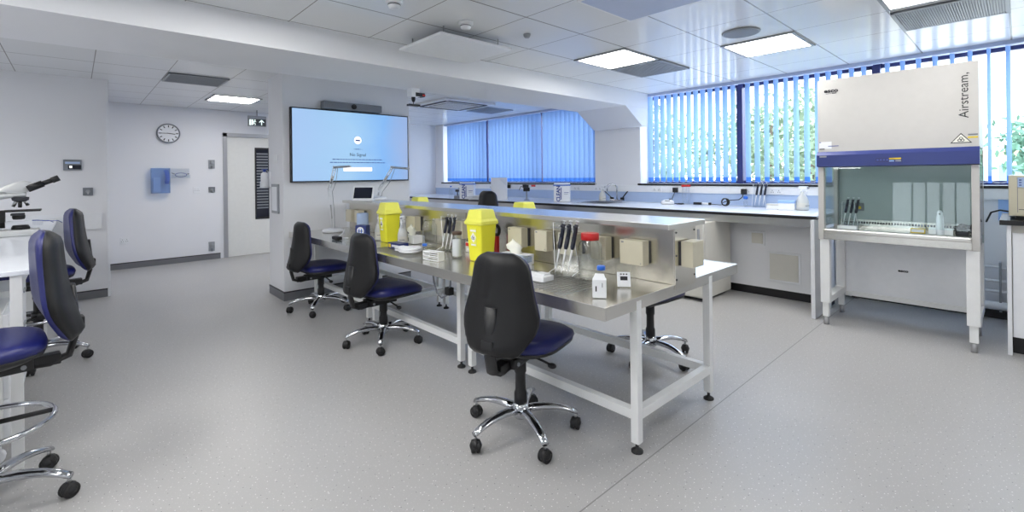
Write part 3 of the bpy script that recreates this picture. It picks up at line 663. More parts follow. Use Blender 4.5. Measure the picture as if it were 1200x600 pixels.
def chair(name, label, hs, ring, rot=.59, group='navy and black laboratory chairs'):
    t = thing(name, label, 'chair', (0, 0, 0), 0, group)
    star(t, rot)
    mb = MB(); mb.lathe([(.034, .14), (.033, .20), (.027, .215), (.026, hs-.20), (.031, hs-.19), (.030, hs-.10)], m_plastic, n=18); mb.build('gas_column', t)
    if ring:
        mb = MB(); mb.tube([(.215*math.cos(a), .215*math.sin(a), .33) for a in [k*2*PI/32 for k in range(32)]], .011, m_chrome, n=10, close=True); r_ = mb.build('foot_ring', t)
        mb = MB()
        for k in range(3):
            a = k*2*PI/3+.5; mb.cyl((.03*math.cos(a), .03*math.sin(a), .34), (.208*math.cos(a), .208*math.sin(a), .33), .010, m_plastic, n=8)
        mb.lathe([(.038, .31), (.038, .37)], m_plastic, n=16); mb.build('ring_spokes', r_)
    # seat
    def sup(w, dpt, n=32, p=3.2, yo=0):
        out = []
        for k in range(n):
            a = 2*PI*k/n; c_, s_ = math.cos(a), math.sin(a)
            out.append((w*math.copysign(abs(c_)**(2/p), c_), yo + dpt*math.copysign(abs(s_)**(2/p), s_)))
        return out
    sy = .045
    def ringat(w, dpt, z, droop=0, p=3.2): return [(x, y+sy, z - droop*max(0, (y/.22))**2) for x, y in sup(w, dpt, p=p)]
    mb = MB(); mb.loft([ringat(.19, .19, hs-.045, .02), ringat(.226, .232, hs-.035, .02), ringat(.236, .240, hs-.012, .025), ringat(.229, .234, hs+.008, .028), ringat(.19, .20, hs+.022, .02), ringat(.10, .10, hs+.017, .004), ringat(.02, .02, hs+.014)], m_vinyl); mb.build('seat_cushion', t)
    mb = MB(); mb.loft([ringat(.11, .11, hs-.082), ringat(.17, .18, hs-.072, .01), ringat(.226, .230, hs-.045, .02), ringat(.230, .236, hs-.030, .022)], m_plastic); mb.build('seat_shell', t)
    mb = MB(); mb.box(-.055, .055, -.15, .09, hs-.125, hs-.078, m_plastic, .008).box(-.028, .028, -.235, -.13, hs-.13, hs-.085, m_plastic, .006)
    mb.lathe([(.009, -.062), (.009, .062)], m_grey, n=12, mtx=T(0, -.12, hs-.105) @ RY(PI/2)); mb.build('tilt_mechanism', t)
    mb = MB(); mb.tube([(.05, .02, hs-.11), (.12, .02, hs-.125), (.155, .03, hs-.14)], .006, m_plastic, n=8).sph((.165, .03, hs-.145), .017, m_plastic, sc=(1.4, 1, .8)); mb.build('lever', t)
    mb = MB(); bar = [(0, -.10, hs-.115), (0, -.20, hs-.125), (0, -.262, hs-.105), (0, -.282, hs-.03), (0, -.283, hs+.08), (0, -.272, hs+.20)]
    mb.tube(bar, (.033, .013), m_plastic, n=10); mb.build('back_support', t)
    # backrest
    H0, HH = hs - .025, .465
    ctrl = [(0, .105), (.03, .132), (.10, .158), (.22, .194), (.31, .207), (.40, .204), (.53, .184), (.68, .167), (.82, .155), (.90, .143), (.96, .118), (1.0, .075)]
    def wid(u):
        for (a, b), (c, d_) in zip(ctrl, ctrl[1:]):
            if u <= c: return b + (d_-b)*(u-a)/(c-a)
        return ctrl[-1][1]
    us = [0, .015, .04, .08, .14, .22, .3, .38, .46, .55, .64, .73, .82, .89, .94, .97, .99, 1.0]
    def yc(u): return -.235 + .08*(u-.45) + .018*math.sin(u*PI*1.0)
    def backring(u, front, inset=0, n=16):
        w = max(.01, wid(u)-inset); e = min(1, math.sin(min(1, max(.0, u*12))*PI/2)*math.sin(min(1, max(0, (1-u)*9+.15))*PI/2))
        z = H0 + HH*u; o = []
        for k in range(n+1):
            s_ = -1 + 2*k/n; x = w*math.sin(s_*PI/2); prof = math.cos(s_*PI/2)**.55
            curve = 1.1*x*x
            if front: y = yc(u) + curve + (.034*e + .004)*prof
            else:
                ridge = .010*max(0, 1-(abs(x)/(.10-.05*u))**4) if abs(x) < .10-.05*u else 0
                groove = -.006 if abs(abs(x)-.022) < .006 and .12 < u < .7 else 0
                y = yc(u) + curve - (.040*e + .004)*prof - ridge*e - groove
            o.append((x, y, z))
        return o
    def closed(u, front):
        n = 16; w = wid(u); z = H0+HH*u
        outer = backring(u, front); inner = [(x, yc(u)+1.1*x*x, z) for x, _, _ in reversed(outer[1:-1])]
        return outer + inner
    mb = MB(); mb.loft([closed(u, True) for u in us], m_vinyl); mb.build('backrest_cushion', t)
    mb = MB(); mb.loft([closed(u, False) for u in us], m_shell); bs = mb.build('backrest_shell', t)
    mb = MB(); mb.box(-.032, .032, -.312, -.272, hs+.0, hs+.055, m_plastic, .008); mb.build('height_knob', bs)
    return t
hs = .50
c1 = chair('laboratory_chair', 'navy and black laboratory chair in the foreground, nearest to the camera at the steel bench', hs, False)
c1.location = (-1.743, 1.66, 0); c1.rotation_euler = (0, 0, math.radians(17))
c2 = chair('laboratory_chair', 'navy laboratory chair in the middle of the row along the front of the steel bench', .44, False)
c2.location = (-3.43, 1.78, 0); c2.rotation_euler = (0, 0, math.radians(6))
dup(c2, 'farthest navy laboratory chair on the front side of the bench, beside the screen wall', (-4.72, 1.78, 0), math.radians(2))
dup(c1, 'laboratory chair tucked under the far side of the steel bench, showing its wheels and seat', (-1.80, 3.00, 0), math.radians(172))
tall = chair('draughting_chair', 'tall navy draughting chair with a foot ring, cut by the left edge of the view', .655, True, rot=.40)
tall.location = (-2.80, -.285, 0); tall.rotation_euler = (0, 0, math.radians(187))
dup(tall, 'tall navy draughting chair with a foot ring, second from the left edge', (-4.80, -.20, 0), math.radians(187))
dup(tall, 'tall chair at the window counter, only its black back top showing', (-5.02, 4.35, 0), math.radians(8))

# ------------------------------------------------------------------ long window counter
t = thing('laminate_worktop', 'long white laminate counter with a thin black edge under the windows', 'worktop', (0, 0, 0))
mb = MB(); mb.box(-8.9, -1.24, 4.87, 5.945, .888, .905, m_lam); mb.build('surface', t)
mb = MB(); mb.box(-8.9, -1.238, 4.862, 5.94, .876, .888, m_black).box(-8.9, -1.238, 4.862, 4.870, .886, .905, m_black); mb.build('black_edge', t)
mb = MB(); mb.box(-8.9, -1.275, 4.90, 4.92, .80, .876, m_alu); mb.build('front_rail', t)
mb = MB(); mb.box(-8.9, -1.24, 5.93, 5.95, .905, 1.045, m_lbroll); mb.build('upstand', t)
mb = MB(); mb.box(-1.272, -1.240, 4.80, 5.33, 0, .874, m_trimw, .002); mb.build('counter_end_panel', tag=('white upright end panel holding the right end of the window counter', 'panel'))
t = thing('undercounter_fridge', 'cream undercounter fridge standing behind the right end of the steel bench', 'fridge', (0, 0, 0))
mb = MB(); mb.box(-3.38, -2.165, 4.66, 5.27, .03, .80, m_cab, .006); mb.build('cabinet_body', t)
for a, b in ((-3.375, -2.79), (-2.78, -2.17)):
    mb = MB(); mb.box(a, b, 4.625, 4.658, .05, .79, m_cab, .004); dd = mb.build('fridge_door', t)
    mb = MB(); mb.box(b-.05, b-.035, 4.60, 4.626, .58, .74, m_grey, .003); mb.build('handle', dd)
mb = MB(); mb.box(-3.34, -2.2, 4.69, 5.2, 0, .03, m_black); mb.build('base', t)
for x0, x1, lab in ((-4.9, -3.5, 'white cupboard under the sink'), (-7.6, -6.5, 'white cupboard under the far left end of the window counter')):
    t = thing('base_cupboard', lab, 'cupboard', (0, 0, 0)); n = 2
    mb = MB(); mb.box(x0, x1, 4.95, 5.32, .1, .79, m_cab).box(x0+.02, x1-.02, 4.99, 5.3, 0, .1, m_black); mb.build('carcass', t)
    for k in range(n):
        a = x0 + (x1-x0)*k/n; b = x0+(x1-x0)*(k+1)/n
        mb = MB(); mb.box(a+.003, b-.003, 4.93, 4.95, .11, .785, m_trimw, .002); dd = mb.build('cupboard_door', t)
        mb = MB(); mb.tube([(a+.1, 4.93, .72), (a+.1, 4.905, .72), (a+.22, 4.905, .72), (a+.22, 4.93, .72)], .004, m_alu, n=6); mb.build('handle', dd)
for (x0, x1, z0, z1, lab) in ((-1.98, -1.828, .532, .682, 'small square access panel under the counter'), (-1.803, -1.497, .172, .481, 'larger square access panel under the counter')):
    t = thing('access_panel', lab, 'access panel', (0, 0, 0)); mb = MB(); mb.box(x0, x1, 5.318, 5.33, z0, z1, m_trimw, .006); mb.build('frame', t)
    mb = MB(); mb.box(x0+.02, x1-.02, 5.312, 5.32, z0+.02, z1-.02, m_cab, .004); mb.build('panel', t)
# sockets on trunking
def tsock(x, lab, plug=None):
    t = thing('trunking_socket', lab, 'socket', (x, 5.915, 1.093), 0, 'double sockets on the window trunking'); t.rotation_euler = (0, 0, -PI/2)
    mb = MB(); mb.box(0, .008, -.07, .07, -.04, .04, m_trimw, .002); mb.build('faceplate', t)
    mb = MB()
    for cx_ in (-.035, .035):
        for a, b in ((0, .0), (-.010, -.018), (.010, -.018)): mb.box(.008, .0095, cx_+a-.0035, cx_+a+.0035, b-.006, b+.006, m_midgrey)
    mb.build('socket_slots', t)
for x, lab in ((-6.95, 'double socket left of the far window middle'), (-4.84, 'double socket right behind the right-hand wipes tub'), (-4.42, 'double socket just left of the sink tap'), (-3.42, 'double socket right of the sink under the pier'), (-2.25, 'double socket carrying a black plug above the blue-capped bottle'), (-1.91, 'double socket just right of the counter pipette stand')): tsock(x, lab)
def plug(x, z, lab, tail):
    t = thing('plug', lab, 'plug', (x, 5.905, z), 0, 'black plugs on the window trunking')
    mb = MB(); mb.box(-.028, .028, -.05, 0, -.03, .035, m_rubber, .006); mb.build('plug_body', t)
    mb = MB(); mb.tube([(0, -.04, -.02)] + tail, .005, m_rubber, n=6); mb.build('cable', t)
plug(-3.13, 1.08, 'black plug above the white balance on the counter', [(.0, -.08, -.07), (.0, -.12, -.12), (.02, -.2, -.165)])
plug(-2.25, 1.075, 'black plug above the coiled cable on the counter', [(.0, -.07, -.06), (-.02, -.12, -.09), (-.12, -.15, -.10), (-.2, -.15, -.13)])

# sink + tap
t = thing('sink', 'stainless sink bowl set into the window counter', 'sink', (-4.0, 5.42, .9062))
mb = MB(); mb.box(-.26, .26, -.22, .22, 0, .006, m_alu, .003).box(-.22, .22, -.18, .18, .004, .008, m_dark, .002); mb.build('bowl', t)
t = thing('tap', 'tall swan-neck tap with two black lever handles at the sink', 'tap', (-4.0, 5.80, .9062))
mb = MB(); mb.box(-.11, .11, -.03, .03, 0, .03, m_chrome, .008); mb.build('base', t)
mb = MB(); mb.tube([(0, 0, .02), (0, 0, .20)] + [(-.05+.05*math.cos(a), -.05+.05*math.cos(a), .20+.055*math.sin(a)) for a in [k*PI/8 for k in range(1, 9)]] + [(-.10, -.10, .13)], .011, m_chrome, n=12); mb.build('spout', t)
for s_ in (-1, 1):
    mb = MB(); mb.box(s_*.09-.022, s_*.09+.022, -.02, .02, .02, .06, m_rubber, .005).tube([(s_*.09, 0, .05), (s_*.20, -.03, .15)], (.012, .006), m_rubber, n=8); mb.build('lever_handle', t)

# ------------------------------------------------------------------ generic containers
def sharps_bin(loc, rotz, lab, s=1.0, first=[None]):
    if first[0]: return dup(first[0], lab, loc, rotz)
    t = thing('sharps_bin', lab, 'sharps bin', loc, rotz, 'tall yellow clinical sharps bins')
    def sq(h, z, r=.012):
        o = []
        for cx_, cy_, a0 in ((h-r, h-r, 0), (-h+r, h-r, PI/2), (-h+r, -h+r, PI), (h-r, -h+r, 3*PI/2)):
            for q in range(4): a = a0+q*PI/6; o.append((cx_+r*math.cos(a), cy_+r*math.sin(a), z))
        return o
    mb = MB(); mb.loft([sq(.058, 0), sq(.060, .004), sq(.075, .25)], m_yellow, smooth=False); mb.build('body', t)
    mb = MB(); mb.loft([sq(.080, .244), sq(.086, .250), sq(.084, .268), sq(.074, .285), sq(.064, .335, .01), sq(.060, .345, .01), sq(.03, .347, .01)], m_yellid, smooth=False); mb.build('lid', t)
    mb = MB(); k = .0045
    mb.prism([(-.032, -.0645-k-.0005, .10), (.028, -.0645-k-.0005, .10), (.028, -.0722-k-.0005, .225), (-.032, -.0722-k-.0005, .225)], (0, .003, 0), m_yellid)
    mb.prism([(-.002, -.0665-k-.001, .125), (.024, -.069-k-.001, .160), (-.002, -.0712-k-.001, .195), (-.028, -.069-k-.001, .160)], (0, .003, 0), m_paper)
    mb.box(-.03, .026, -.0765, -.073, .200, .212, m_paper).box(-.026, .020, -.0715, -.069, .106, .116, m_paper)
    for a in (90, 210, 330):
        c = (-.002+.008*math.cos(math.radians(a)), -.0745, .160+.008*math.sin(math.radians(a)))
        mb.tube([(c[0]+.008*math.cos(q), c[1], c[2]+.008*math.sin(q)) for q in [j*2*PI/12 for j in range(12)]], .0016, m_text, n=5, close=True)
    mb.build('hazard_label', t)
    first[0] = t; return t
sharps_bin((-2.50, 2.03, BZ-.0022), math.radians(4), 'tall yellow sharps bin in front of the near chair back, with a clear hazard label')
sharps_bin((-3.82, 2.05, BZ-.0022), math.radians(-3), 'tall yellow sharps bin farther along the bench, between spray bottles')
sharps_bin((-4.52, 2.80, BZ-.0022), 0, 'yellow sharps bin behind the shelf near the screen wall, only its lid showing')
sharps_bin((-2.87, 2.80, BZ-.0022), 0, 'yellow sharps bin behind the shelf in the middle, only its lid showing')

m_sprayb = mat('spray_bottle_plastic', (206, 208, 206), .5)
def spray(loc, rotz, lab, h=.25, m=m_sprayb, r=.042, group='trigger spray bottles'):
    t = thing('spray_bottle', lab, 'spray bottle', loc, rotz, group); k = h/.25
    mb = MB(); mb.lathe([(r*.9, 0), (r, .006), (r, .09*k), (r*.75, .13*k), (.016, .165*k), (.014, .19*k)], m, n=20); mb.build('bottle', t)
    mb = MB(); mb.lathe([(.020, .185*k), (.020, .20*k), (.013, .208*k)], m_trimw, n=14).box(-.013, .013, -.058, .034, .210*k, .240*k, m_trimw, .006).tube([(0, -.028, .212*k), (0, -.050, .185*k), (0, -.046, .150*k)], (.007, .004), m_trimw, n=8).cyl((0, -.055, .226*k), (0, -.074, .226*k), .009, m_grey); mb.build('trigger_head', t)
    if m is m_sprayb:
        mb = MB(); mb.lathe([(r+.0005, .03*k), (r+.0005, .075*k)], m_cab, n=20, cap=False); mb.box(-r*.5, r*.5, -r-.002, -r+.01, .045*k, .05*k, m_midgrey); mb.build('label', t)
    return t
ZB = BZ-.0022
spray((-3.97, 2.03, ZB), math.radians(60), 'grey-white spray bottle left of the far yellow bin', .25)
spray((-3.52, 2.01, ZB), math.radians(50), 'white spray bottle standing in the open, right of the far yellow bin', .255)
spray((-1.545, 5.571, .9062), math.radians(70), 'white spray bottle at the right end of the window counter', .26, r=.058)
spray((-4.20, 5.72, .9062), math.radians(70), 'white squeeze spray bottle at the left of the sink tap', .235, r=.05)

mb = MB(); mb.lathe([(.055, 0), (.056, .004), (.056, .21), (.053, .214), (.02, .214), (.02, .19)], m_lbroll, n=28, cap=False); mb.build('paper_roll', loc=(-4.46, 2.10, ZB), tag=('pale blue upright paper towel roll by the far end of the bench', 'paper roll'))
t = thing('wipes_pack', 'navy pack of wipes with a round white emblem beside the middle chair back', 'wipes pack', (-3.97, 1.87, ZB), math.radians(30))
mb = MB(); mb.box(-.055, .055, -.035, .035, 0, .15, m_navy, .012); mb.build('pack', t)
mb = MB(); mb.lathe([(.036, 0), (.036, .002)], m_paper, n=28, mtx=T(0, -.0345, .098) @ RX(PI/2)).box(-.016, -.008, -.0385, -.036, .078, .118, m_blue).box(.008, .016, -.0385, -.036, .078, .118, m_blue).box(-.026, .026, -.0385, -.036, .095, .101, m_text); mb.build('emblem', t)
def tissue(loc, rotz, lab):
    t = thing('tissue_box', lab, 'tissue box', loc, rotz, 'tissue boxes on the steel bench')
    mb = MB(); mb.box(-.11, .11, -.055, .055, 0, .065, m_paper, .003).box(-.05, .03, -.057, -.054, .02, .05, m_midgrey); mb.build('box', t)
    mb = MB(); rnd = random.Random(4); rings = []
    for q, (w, z) in enumerate(((.045, .062), (.040, .08), (.055, .10), (.05, .125), (.02, .145), (.004, .152))):
        rings.append([(w*math.cos(a)*(1+.25*math.sin(3*a+q)) - .02*q/5, w*.5*math.sin(a)*(1+.3*math.cos(2*a)), z+.008*math.sin(2*a+q)) for a in [j*2*PI/16 for j in range(16)]])
    mb.loft(rings, m_tissue); mb.build('tissue', t)
tissue((-3.60, 2.15, ZB), 0, 'white tissue box with a pulled-up tissue right of the far yellow bin')
tissue((-2.24, 2.10, ZB), math.radians(10), 'tissue box peeping out behind the near chair back')
def jar(loc, r, h, lab, lidm=None, fill=None, lidh=.02, open_=False, neck=.75):
    t = thing('glass_jar', lab, 'jar', loc, 0, 'glass jars on the steel bench')
    mb = MB(); mb.lathe([(r*.92, .0), (r, .008), (r, h*.70), (r*.92, h*.78), (r*neck, h*.84), (r*neck, h*.93)], m_glass, n=28)
    mb.build('glass_body', t)
    if lidm: mb = MB(); mb.lathe([(r*(neck+.06), h-lidh-h*.01), (r*(neck+.06), h-.002), (r*neck*.9, h)], lidm, n=28); mb.build('lid', t)
    else: mb = MB(); mb.lathe([(r*(neck+.05), h*.93), (r*(neck+.08), h*.965), (r*(neck+.05), h)], m_glass, n=28, cap=False); mb.build('rim', t)
    if fill:
        mb = MB(); mb.lathe([(r*.86, .012), (r*.90, .02), (r*.90, h*fill), (r*.5, h*(fill+.03))], m_paper, n=24); mb.build('contents', t)
    return t
jar((-3.28, 2.12, ZB), .06, .23, 'empty open glass jar left of the first pipette stand')
jar((-2.70, 1.97, ZB), .038, .185, 'brown-lidded glass jar filled with white swabs', m_brown, .68, .022, neck=.86)
jar((-1.63, 2.10, ZB), .066, .25, 'large clear glass jar with a bright red lid', m_red, None, .036, neck=.70)

# pipettes and stand
def pip_stand(loc, rotz, lab, k=1.0, first=[None]):
    t = thing('pipette_stand', lab, 'pipette stand', loc, rotz, 'clear pipette stands')
    mb = MB(); mb.box(-.075*k, .075*k, -.05*k, .05*k, 0, .006, m_clearp).prism([(-.07*k, .045*k, .005), (.07*k, .045*k, .005), (.05*k, .0, .27*k), (-.05*k, .0, .27*k)], (0, .005, 0), m_clearp); mb.build('acrylic_frame', t)
    mb = MB(); mb.tube([(-.07*k, -.048*k, .004), (-.07*k, .04*k, .02), (-.052*k, -.01*k, .265*k), (.052*k, -.01*k, .265*k), (.07*k, .04*k, .02), (.07*k, -.048*k, .004)], .0025, m_paper, n=6); mb.build('edge_rod', t)
    mb = MB(); mb.box(-.065*k, .065*k, -.025*k, .0, .235*k, .243*k, m_clearp, .001); mb.build('holder_bar', t)
    return t
pip0 = thing('pipette', 'x', 'pipette', (0, 0, 0))
mb = MB(); mb.tube([(0, 0, .20), (0, 0, .23), (0, -.004, .255), (0, 0, .275)], (.012, .012), m_handle, n=10); mb.box(-.008, .008, -.028, .0, .258, .27, m_handle, .003).lathe([(.009, .135), (.013, .15), (.013, .205)], m_handle, n=12); mb.build('handle', pip0)
mb = MB(); mb.lathe([(.0015, 0), (.003, .03), (.005, .075), (.006, .14)], m_paper, n=10); mb.build('shaft', pip0)
mb = MB(); mb.lathe([(.003, .274), (.003, .292), (.010, .293), (.010, .298)], m_trimw, n=12).box(-.009, .016, -.004, .004, .26, .268, m_trimw, .001); mb.build('plunger', pip0)
first_p = [True]
def pipettes(stand, n, dx, zoff, k, labs, tilt=0):
    base = stand.location; rz = stand.rotation_euler[2]
    for i in range(n):
        lx = (i-(n-1)/2)*dx; p = RZ(rz) @ Vector((lx, -.030*k, zoff))
        o = pip0 if first_p[0] else dup(pip0)
        first_p[0] = False
        o.location = Vector(base) + p; o.rotation_euler = (math.radians(-7), math.radians(9), rz); o.scale = (k, k, k)
        o['label'] = labs[i]; o['group'] = 'dark-handled pipettes hanging in the stands'
s1 = pip_stand((-3.03, 2.12, ZB), math.radians(20), 'clear stand with pipettes left of the brown-lidded jar', .98)
pipettes(s1, 3, .036, .012, .90, [q + ' pipette in the stand by the brown-lidded jar' for q in ('left', 'middle', 'right')])
s2 = pip_stand((-1.80, 2.07, ZB), math.radians(15), 'clear stand with pipettes left of the red-lidded jar', 1.12)
pipettes(s2, 3, .040, .012, 1.02, [q + ' pipette in the stand by the red-lidded jar' for q in ('left', 'middle', 'right')])
s3 = pip_stand((-2.06, 5.81, .9062), math.radians(20), 'clear stand with pipettes on the window counter', 1.0)
pipettes(s3, 3, .042, .015, .92, [q + ' pipette in the stand on the window counter' for q in ('left', 'middle', 'right')])

t = thing('tube_rack', 'white wire test tube rack near the front edge of the steel bench', 'tube rack', (-2.74, 1.80, ZB), math.radians(8))
mb = MB()
for x in (-.075, .075): mb.box(x-.003, x+.003, -.028, .028, 0, .062, m_paper, .001)
for z in (.004, .03, .058):
    for y in (-.027, .027): mb.box(-.075, .075, y-.002, y+.002, z-.003, z+.003, m_paper)
for k in range(6): mb.box(-.06+k*.024-.0015, -.06+k*.024+.0015, -.027, .027, .055, .059, m_paper)
mb.build('wire_frame', t)
mb = MB(); mb.lathe([(.004, .012), (.014, .03), (.014, .085)], m_clearp, c=(-.05, 0, 0), n=14).lathe([(.017, .085), (.017, .10)], m_blue, c=(-.05, 0, 0), n=16); tb = mb.build('centrifuge_tube', loc=(-2.80, 1.80, ZB), tag=('clear centrifuge tube with a blue cap standing in the white rack', 'tube'))
t = thing('dish_stack', 'stack of white dishes on the steel bench in front of the far tissue box', 'dish stack', (-3.15, 1.86, ZB), math.radians(5))
for k in range(2):
    mb = MB(); mb.lathe([(.078, .002+k*.018), (.085, .010+k*.018), (.085, .018+k*.018)], m_paper, n=28).box(-.16, -.05, -.03, .05, .0+k*.018, .014+k*.018, m_paper, .002); mb.build('dish', t)
t = thing('glove_pack', 'navy and yellow cardboard pack lying behind the stack of white dishes', 'pack', (-3.40, 1.90, ZB), math.radians(5))
mb = MB(); mb.box(-.085, .085, -.04, .04, 0, .045, m_navy, .002); mb.build('carton', t)
mb = MB(); mb.box(-.075, -.045, -.0415, -.039, .008, .036, m_cyl).box(-.03, .06, -.0415, -.039, .014, .03, m_paper); mb.build('label', t)
t = thing('pipette_controller', 'red-handled pipette controller with a black ring head by the near yellow bin', 'pipette controller', (-2.55, 2.21, .745))
mb = MB(); mb.box(-.016, .016, -.012, .012, .0, .13, m_red, .006); mb.build('handle', t)
mb = MB(); mb.tube([(.030*math.cos(a), 0, .17+.034*math.sin(a)) for a in [k*2*PI/20 for k in range(20)]], .012, m_plastic, n=10, close=True); mb.build('ring_head', t)
mb = MB(); mb.lathe([(.014, -.014), (.014, .014)], m_alu, n=14, mtx=T(0, 0, .165) @ RX(PI/2)); mb.build('nose', t)
t = thing('glove_box', 'small white box with a red panel beside the near yellow bin', 'box', (-2.80, 2.20, ZB))
mb = MB(); mb.box(-.06, .06, -.035, .035, 0, .075, m_cab, .003); mb.build('carton', t)
mb = MB(); mb.box(-.055, .055, -.0365, -.034, .045, .07, m_red).box(-.04, .02, -.0365, -.034, .015, .03, m_paper); mb.build('label', t)
t = thing('tip_box', 'blue pipette tip box behind the near chair back', 'tip box', (-2.08, 1.99, ZB), math.radians(10))
mb = MB(); mb.box(-.06, .06, -.04, .04, 0, .045, m_paper, .003); mb.build('rack_base', t)
mb = MB(); mb.box(-.061, .061, -.041, .041, .045, .08, m_acrylic, .004).box(-.03, .03, -.0425, -.04, .05, .07, m_blue); mb.build('cover', t)
t = thing('white_tray', 'low white plastic tray on the steel bench right of the near chair back', 'tray', (-1.87, 1.86, ZB), math.radians(3))
mb = MB(); mb.box(-.14, .14, -.045, .045, 0, .03, m_paper, .006); mb.build('tray', t)
mb = MB(); mb.box(-.12, -.03, .0, .04, .03, .038, m_trimw, .002).box(.05, .12, -.01, .04, .03, .038, m_trimw, .002)
for k in range(4): mb.lathe([(.004, .038), (.006, .052)], m_paper, c=(-.11+k*.022, .02, 0), n=8)
mb.build('tube_clips', t)
for (x, y, k, lab, cap) in ((-1.345, 1.80, 0, 'small white carton at the front corner of the steel bench', False), (-1.375, 1.855, 1, 'clear vial with a bright blue cap behind the white carton', True)):
    if not cap:
        t = thing('white_carton', lab, 'carton', (x, y, ZB), math.radians(35)); mb = MB(); mb.box(-.032, .032, -.022, .022, 0, .085, m_paper, .003).prism([(-.032, -.022, .085), (.032, -.022, .085), (.02, .018, .105), (-.02, .018, .105)], (0, .004, 0), m_paper); mb.build('carton_body', t)
        mb = MB(); mb.box(-.018, -.012, -.0235, -.0215, .03, .055, m_text).box(.012, .015, -.0235, -.0215, .05, .07, m_midgrey); mb.build('print', t)
    else:
        t = thing('blue_cap_vial', lab, 'vial', (x, y, ZB)); mb = MB(); mb.lathe([(.020, 0), (.021, .01), (.021, .085), (.016, .10), (.016, .115)], m_clearp, n=18); mb.build('vial_body', t)
        mb = MB(); mb.lathe([(.020, .115), (.020, .133), (.018, .135)], m_blue, n=18); mb.build('cap', t)
t = thing('bench_timer', 'small white bench timer with a dark display leaning near the end of the bench', 'timer', (-1.37, 2.04, ZB+.002), math.radians(40))
mb = MB(); mb.box(-.033, .033, -.006, .006, 0, .075, m_paper, .004, mtx=RX(math.radians(-22))); bd = mb.build('body', t)
mb = MB(); mb.box(-.018, .018, -.0075, -.0055, .032, .052, m_text, mtx=RX(math.radians(-22)))
for k in range(3): mb.box(-.018+k*.014, -.010+k*.014, -.0075, -.0055, .060, .066, m_text, mtx=RX(math.radians(-22)))
mb.build('display', t)
mb = MB(); mb.box(-.02, .02, .012, .03, 0, .03, m_paper, .002, mtx=None); mb.build('stand', t)

# task lamps
def lamp(loc, pts, head, lab):
    t = thing('task_lamp', lab, 'desk lamp', loc, 0, 'white jointed task lamps'); P_ = [Vector(p) for p in pts]
    mb = MB(); mb.lathe([(.10, 0), (.105, .005), (.105, .022), (.09, .032), (.02, .036)], m_trimw, n=28); mb.build('base', t)
    for a, b in zip(P_, P_[1:]):
        mb = MB(); o = Vector((0, .012, 0)); mb.cyl(a-o, b-o, .005, m_trimw, n=8).cyl(a+o, b+o, .005, m_trimw, n=8).cyl(a-o*1.4, a+o*1.4, .012, m_trimw, n=10)
        mid = a.lerp(b, .25); md = a.lerp(b, .6); mb.cyl(mid, md, .0065, m_alu, n=8); mb.build('arm', t)
    mb = MB(); e = P_[-1]; mb.cyl(e-Vector((0, .02, 0)), e+Vector((0, .02, 0)), .014, m_trimw, n=12); mb.build('joint', t)
    mb = MB(); h = Vector(head); dirv = (h-e).normalized(); sd = Vector((-dirv.y, dirv.x, 0)).normalized()
    rings = []
    for u in (0, .04, .3, .7, .96, 1):
        c = e.lerp(h, u); w_ = .028 if .02 < u < .98 else .016
        rings.append([c + sd*w_*math.cos(q) + Vector((0, 0, .011*math.sin(q))) for q in [j*2*PI/12 for j in range(12)]])
    mb.loft(rings, m_grey); mb.build('lamp_head', t)
    mb = MB(); mb.tube([P_[0]+Vector((0, .02, 0)), P_[0].lerp(P_[1], .5)+Vector((.01, .03, -.03)), P_[1]+Vector((.03, .02, -.03)), P_[1].lerp(P_[2], .5)+Vector((.05, .02, -.04)), P_[2]+Vector((.02, .02, -.01))], .003, m_grey, n=6); mb.build('cable', t)
lamp((-4.93, 1.99, ZB), [(0, 0, .03), (-.105, .01, .45), (.05, .01, .68)], (.42, 0, .68), 'white jointed task lamp standing at the left end of the steel bench')
lamp((-4.88, 2.47, 1.0512), [(.02, 0, .03), (.06, 0, .12), (.36, 0, .355)], (.67, 0, .335), 'white jointed task lamp standing on the raised steel shelf')
t = thing('tablet_display', 'white-framed tablet display leaning on the raised steel shelf under the screen', 'tablet', (-4.78, 2.25, 1.0512), math.radians(42))
mb = MB(); mb.box(-.118, .118, -.008, .008, .006, .165, m_trimw, .006, mtx=RX(math.radians(-20))); mb.build('housing', t)
mb = MB(); mb.box(-.100, .100, -.0095, -.0078, .026, .148, m_blackglass, mtx=RX(math.radians(-20))); mb.build('display', t)
mb = MB(); mb.box(-.11, .11, -.01, .09, 0, .008, m_trimw, .003); mb.build('stand', t)
mb = MB(); mb.tube([(-4.62, 1.98, .738), (-4.5, 1.93, .80), (-4.42, 1.88, .77), (-4.38, 1.82, .745), (-4.3, 1.80, .742), (-4.25, 1.86, .742)], .005, m_paper, n=6).box(-4.34, -4.22, 1.74, 1.79, ZB, ZB+.03, m_rubber, .006); mb.build('lamp_cable', tag=('white cable with a black plug lying on the bench beside the first lamp', 'cable'))
mb = MB(); mb.tube([(-2.66, 1.74, .68), (-2.665, 1.75, .60), (-2.64, 1.76, .53), (-2.60, 1.77, .505), (-2.55, 1.78, .53), (-2.53, 1.79, .60), (-2.54, 1.80, .67)], .006, m_midgrey, n=8).box(-2.57, -2.52, 1.77, 1.81, .53, .58, m_rubber, .006); mb.build('hanging_cable', tag=('grey cable loop hanging below the front edge of the steel bench', 'cable'))

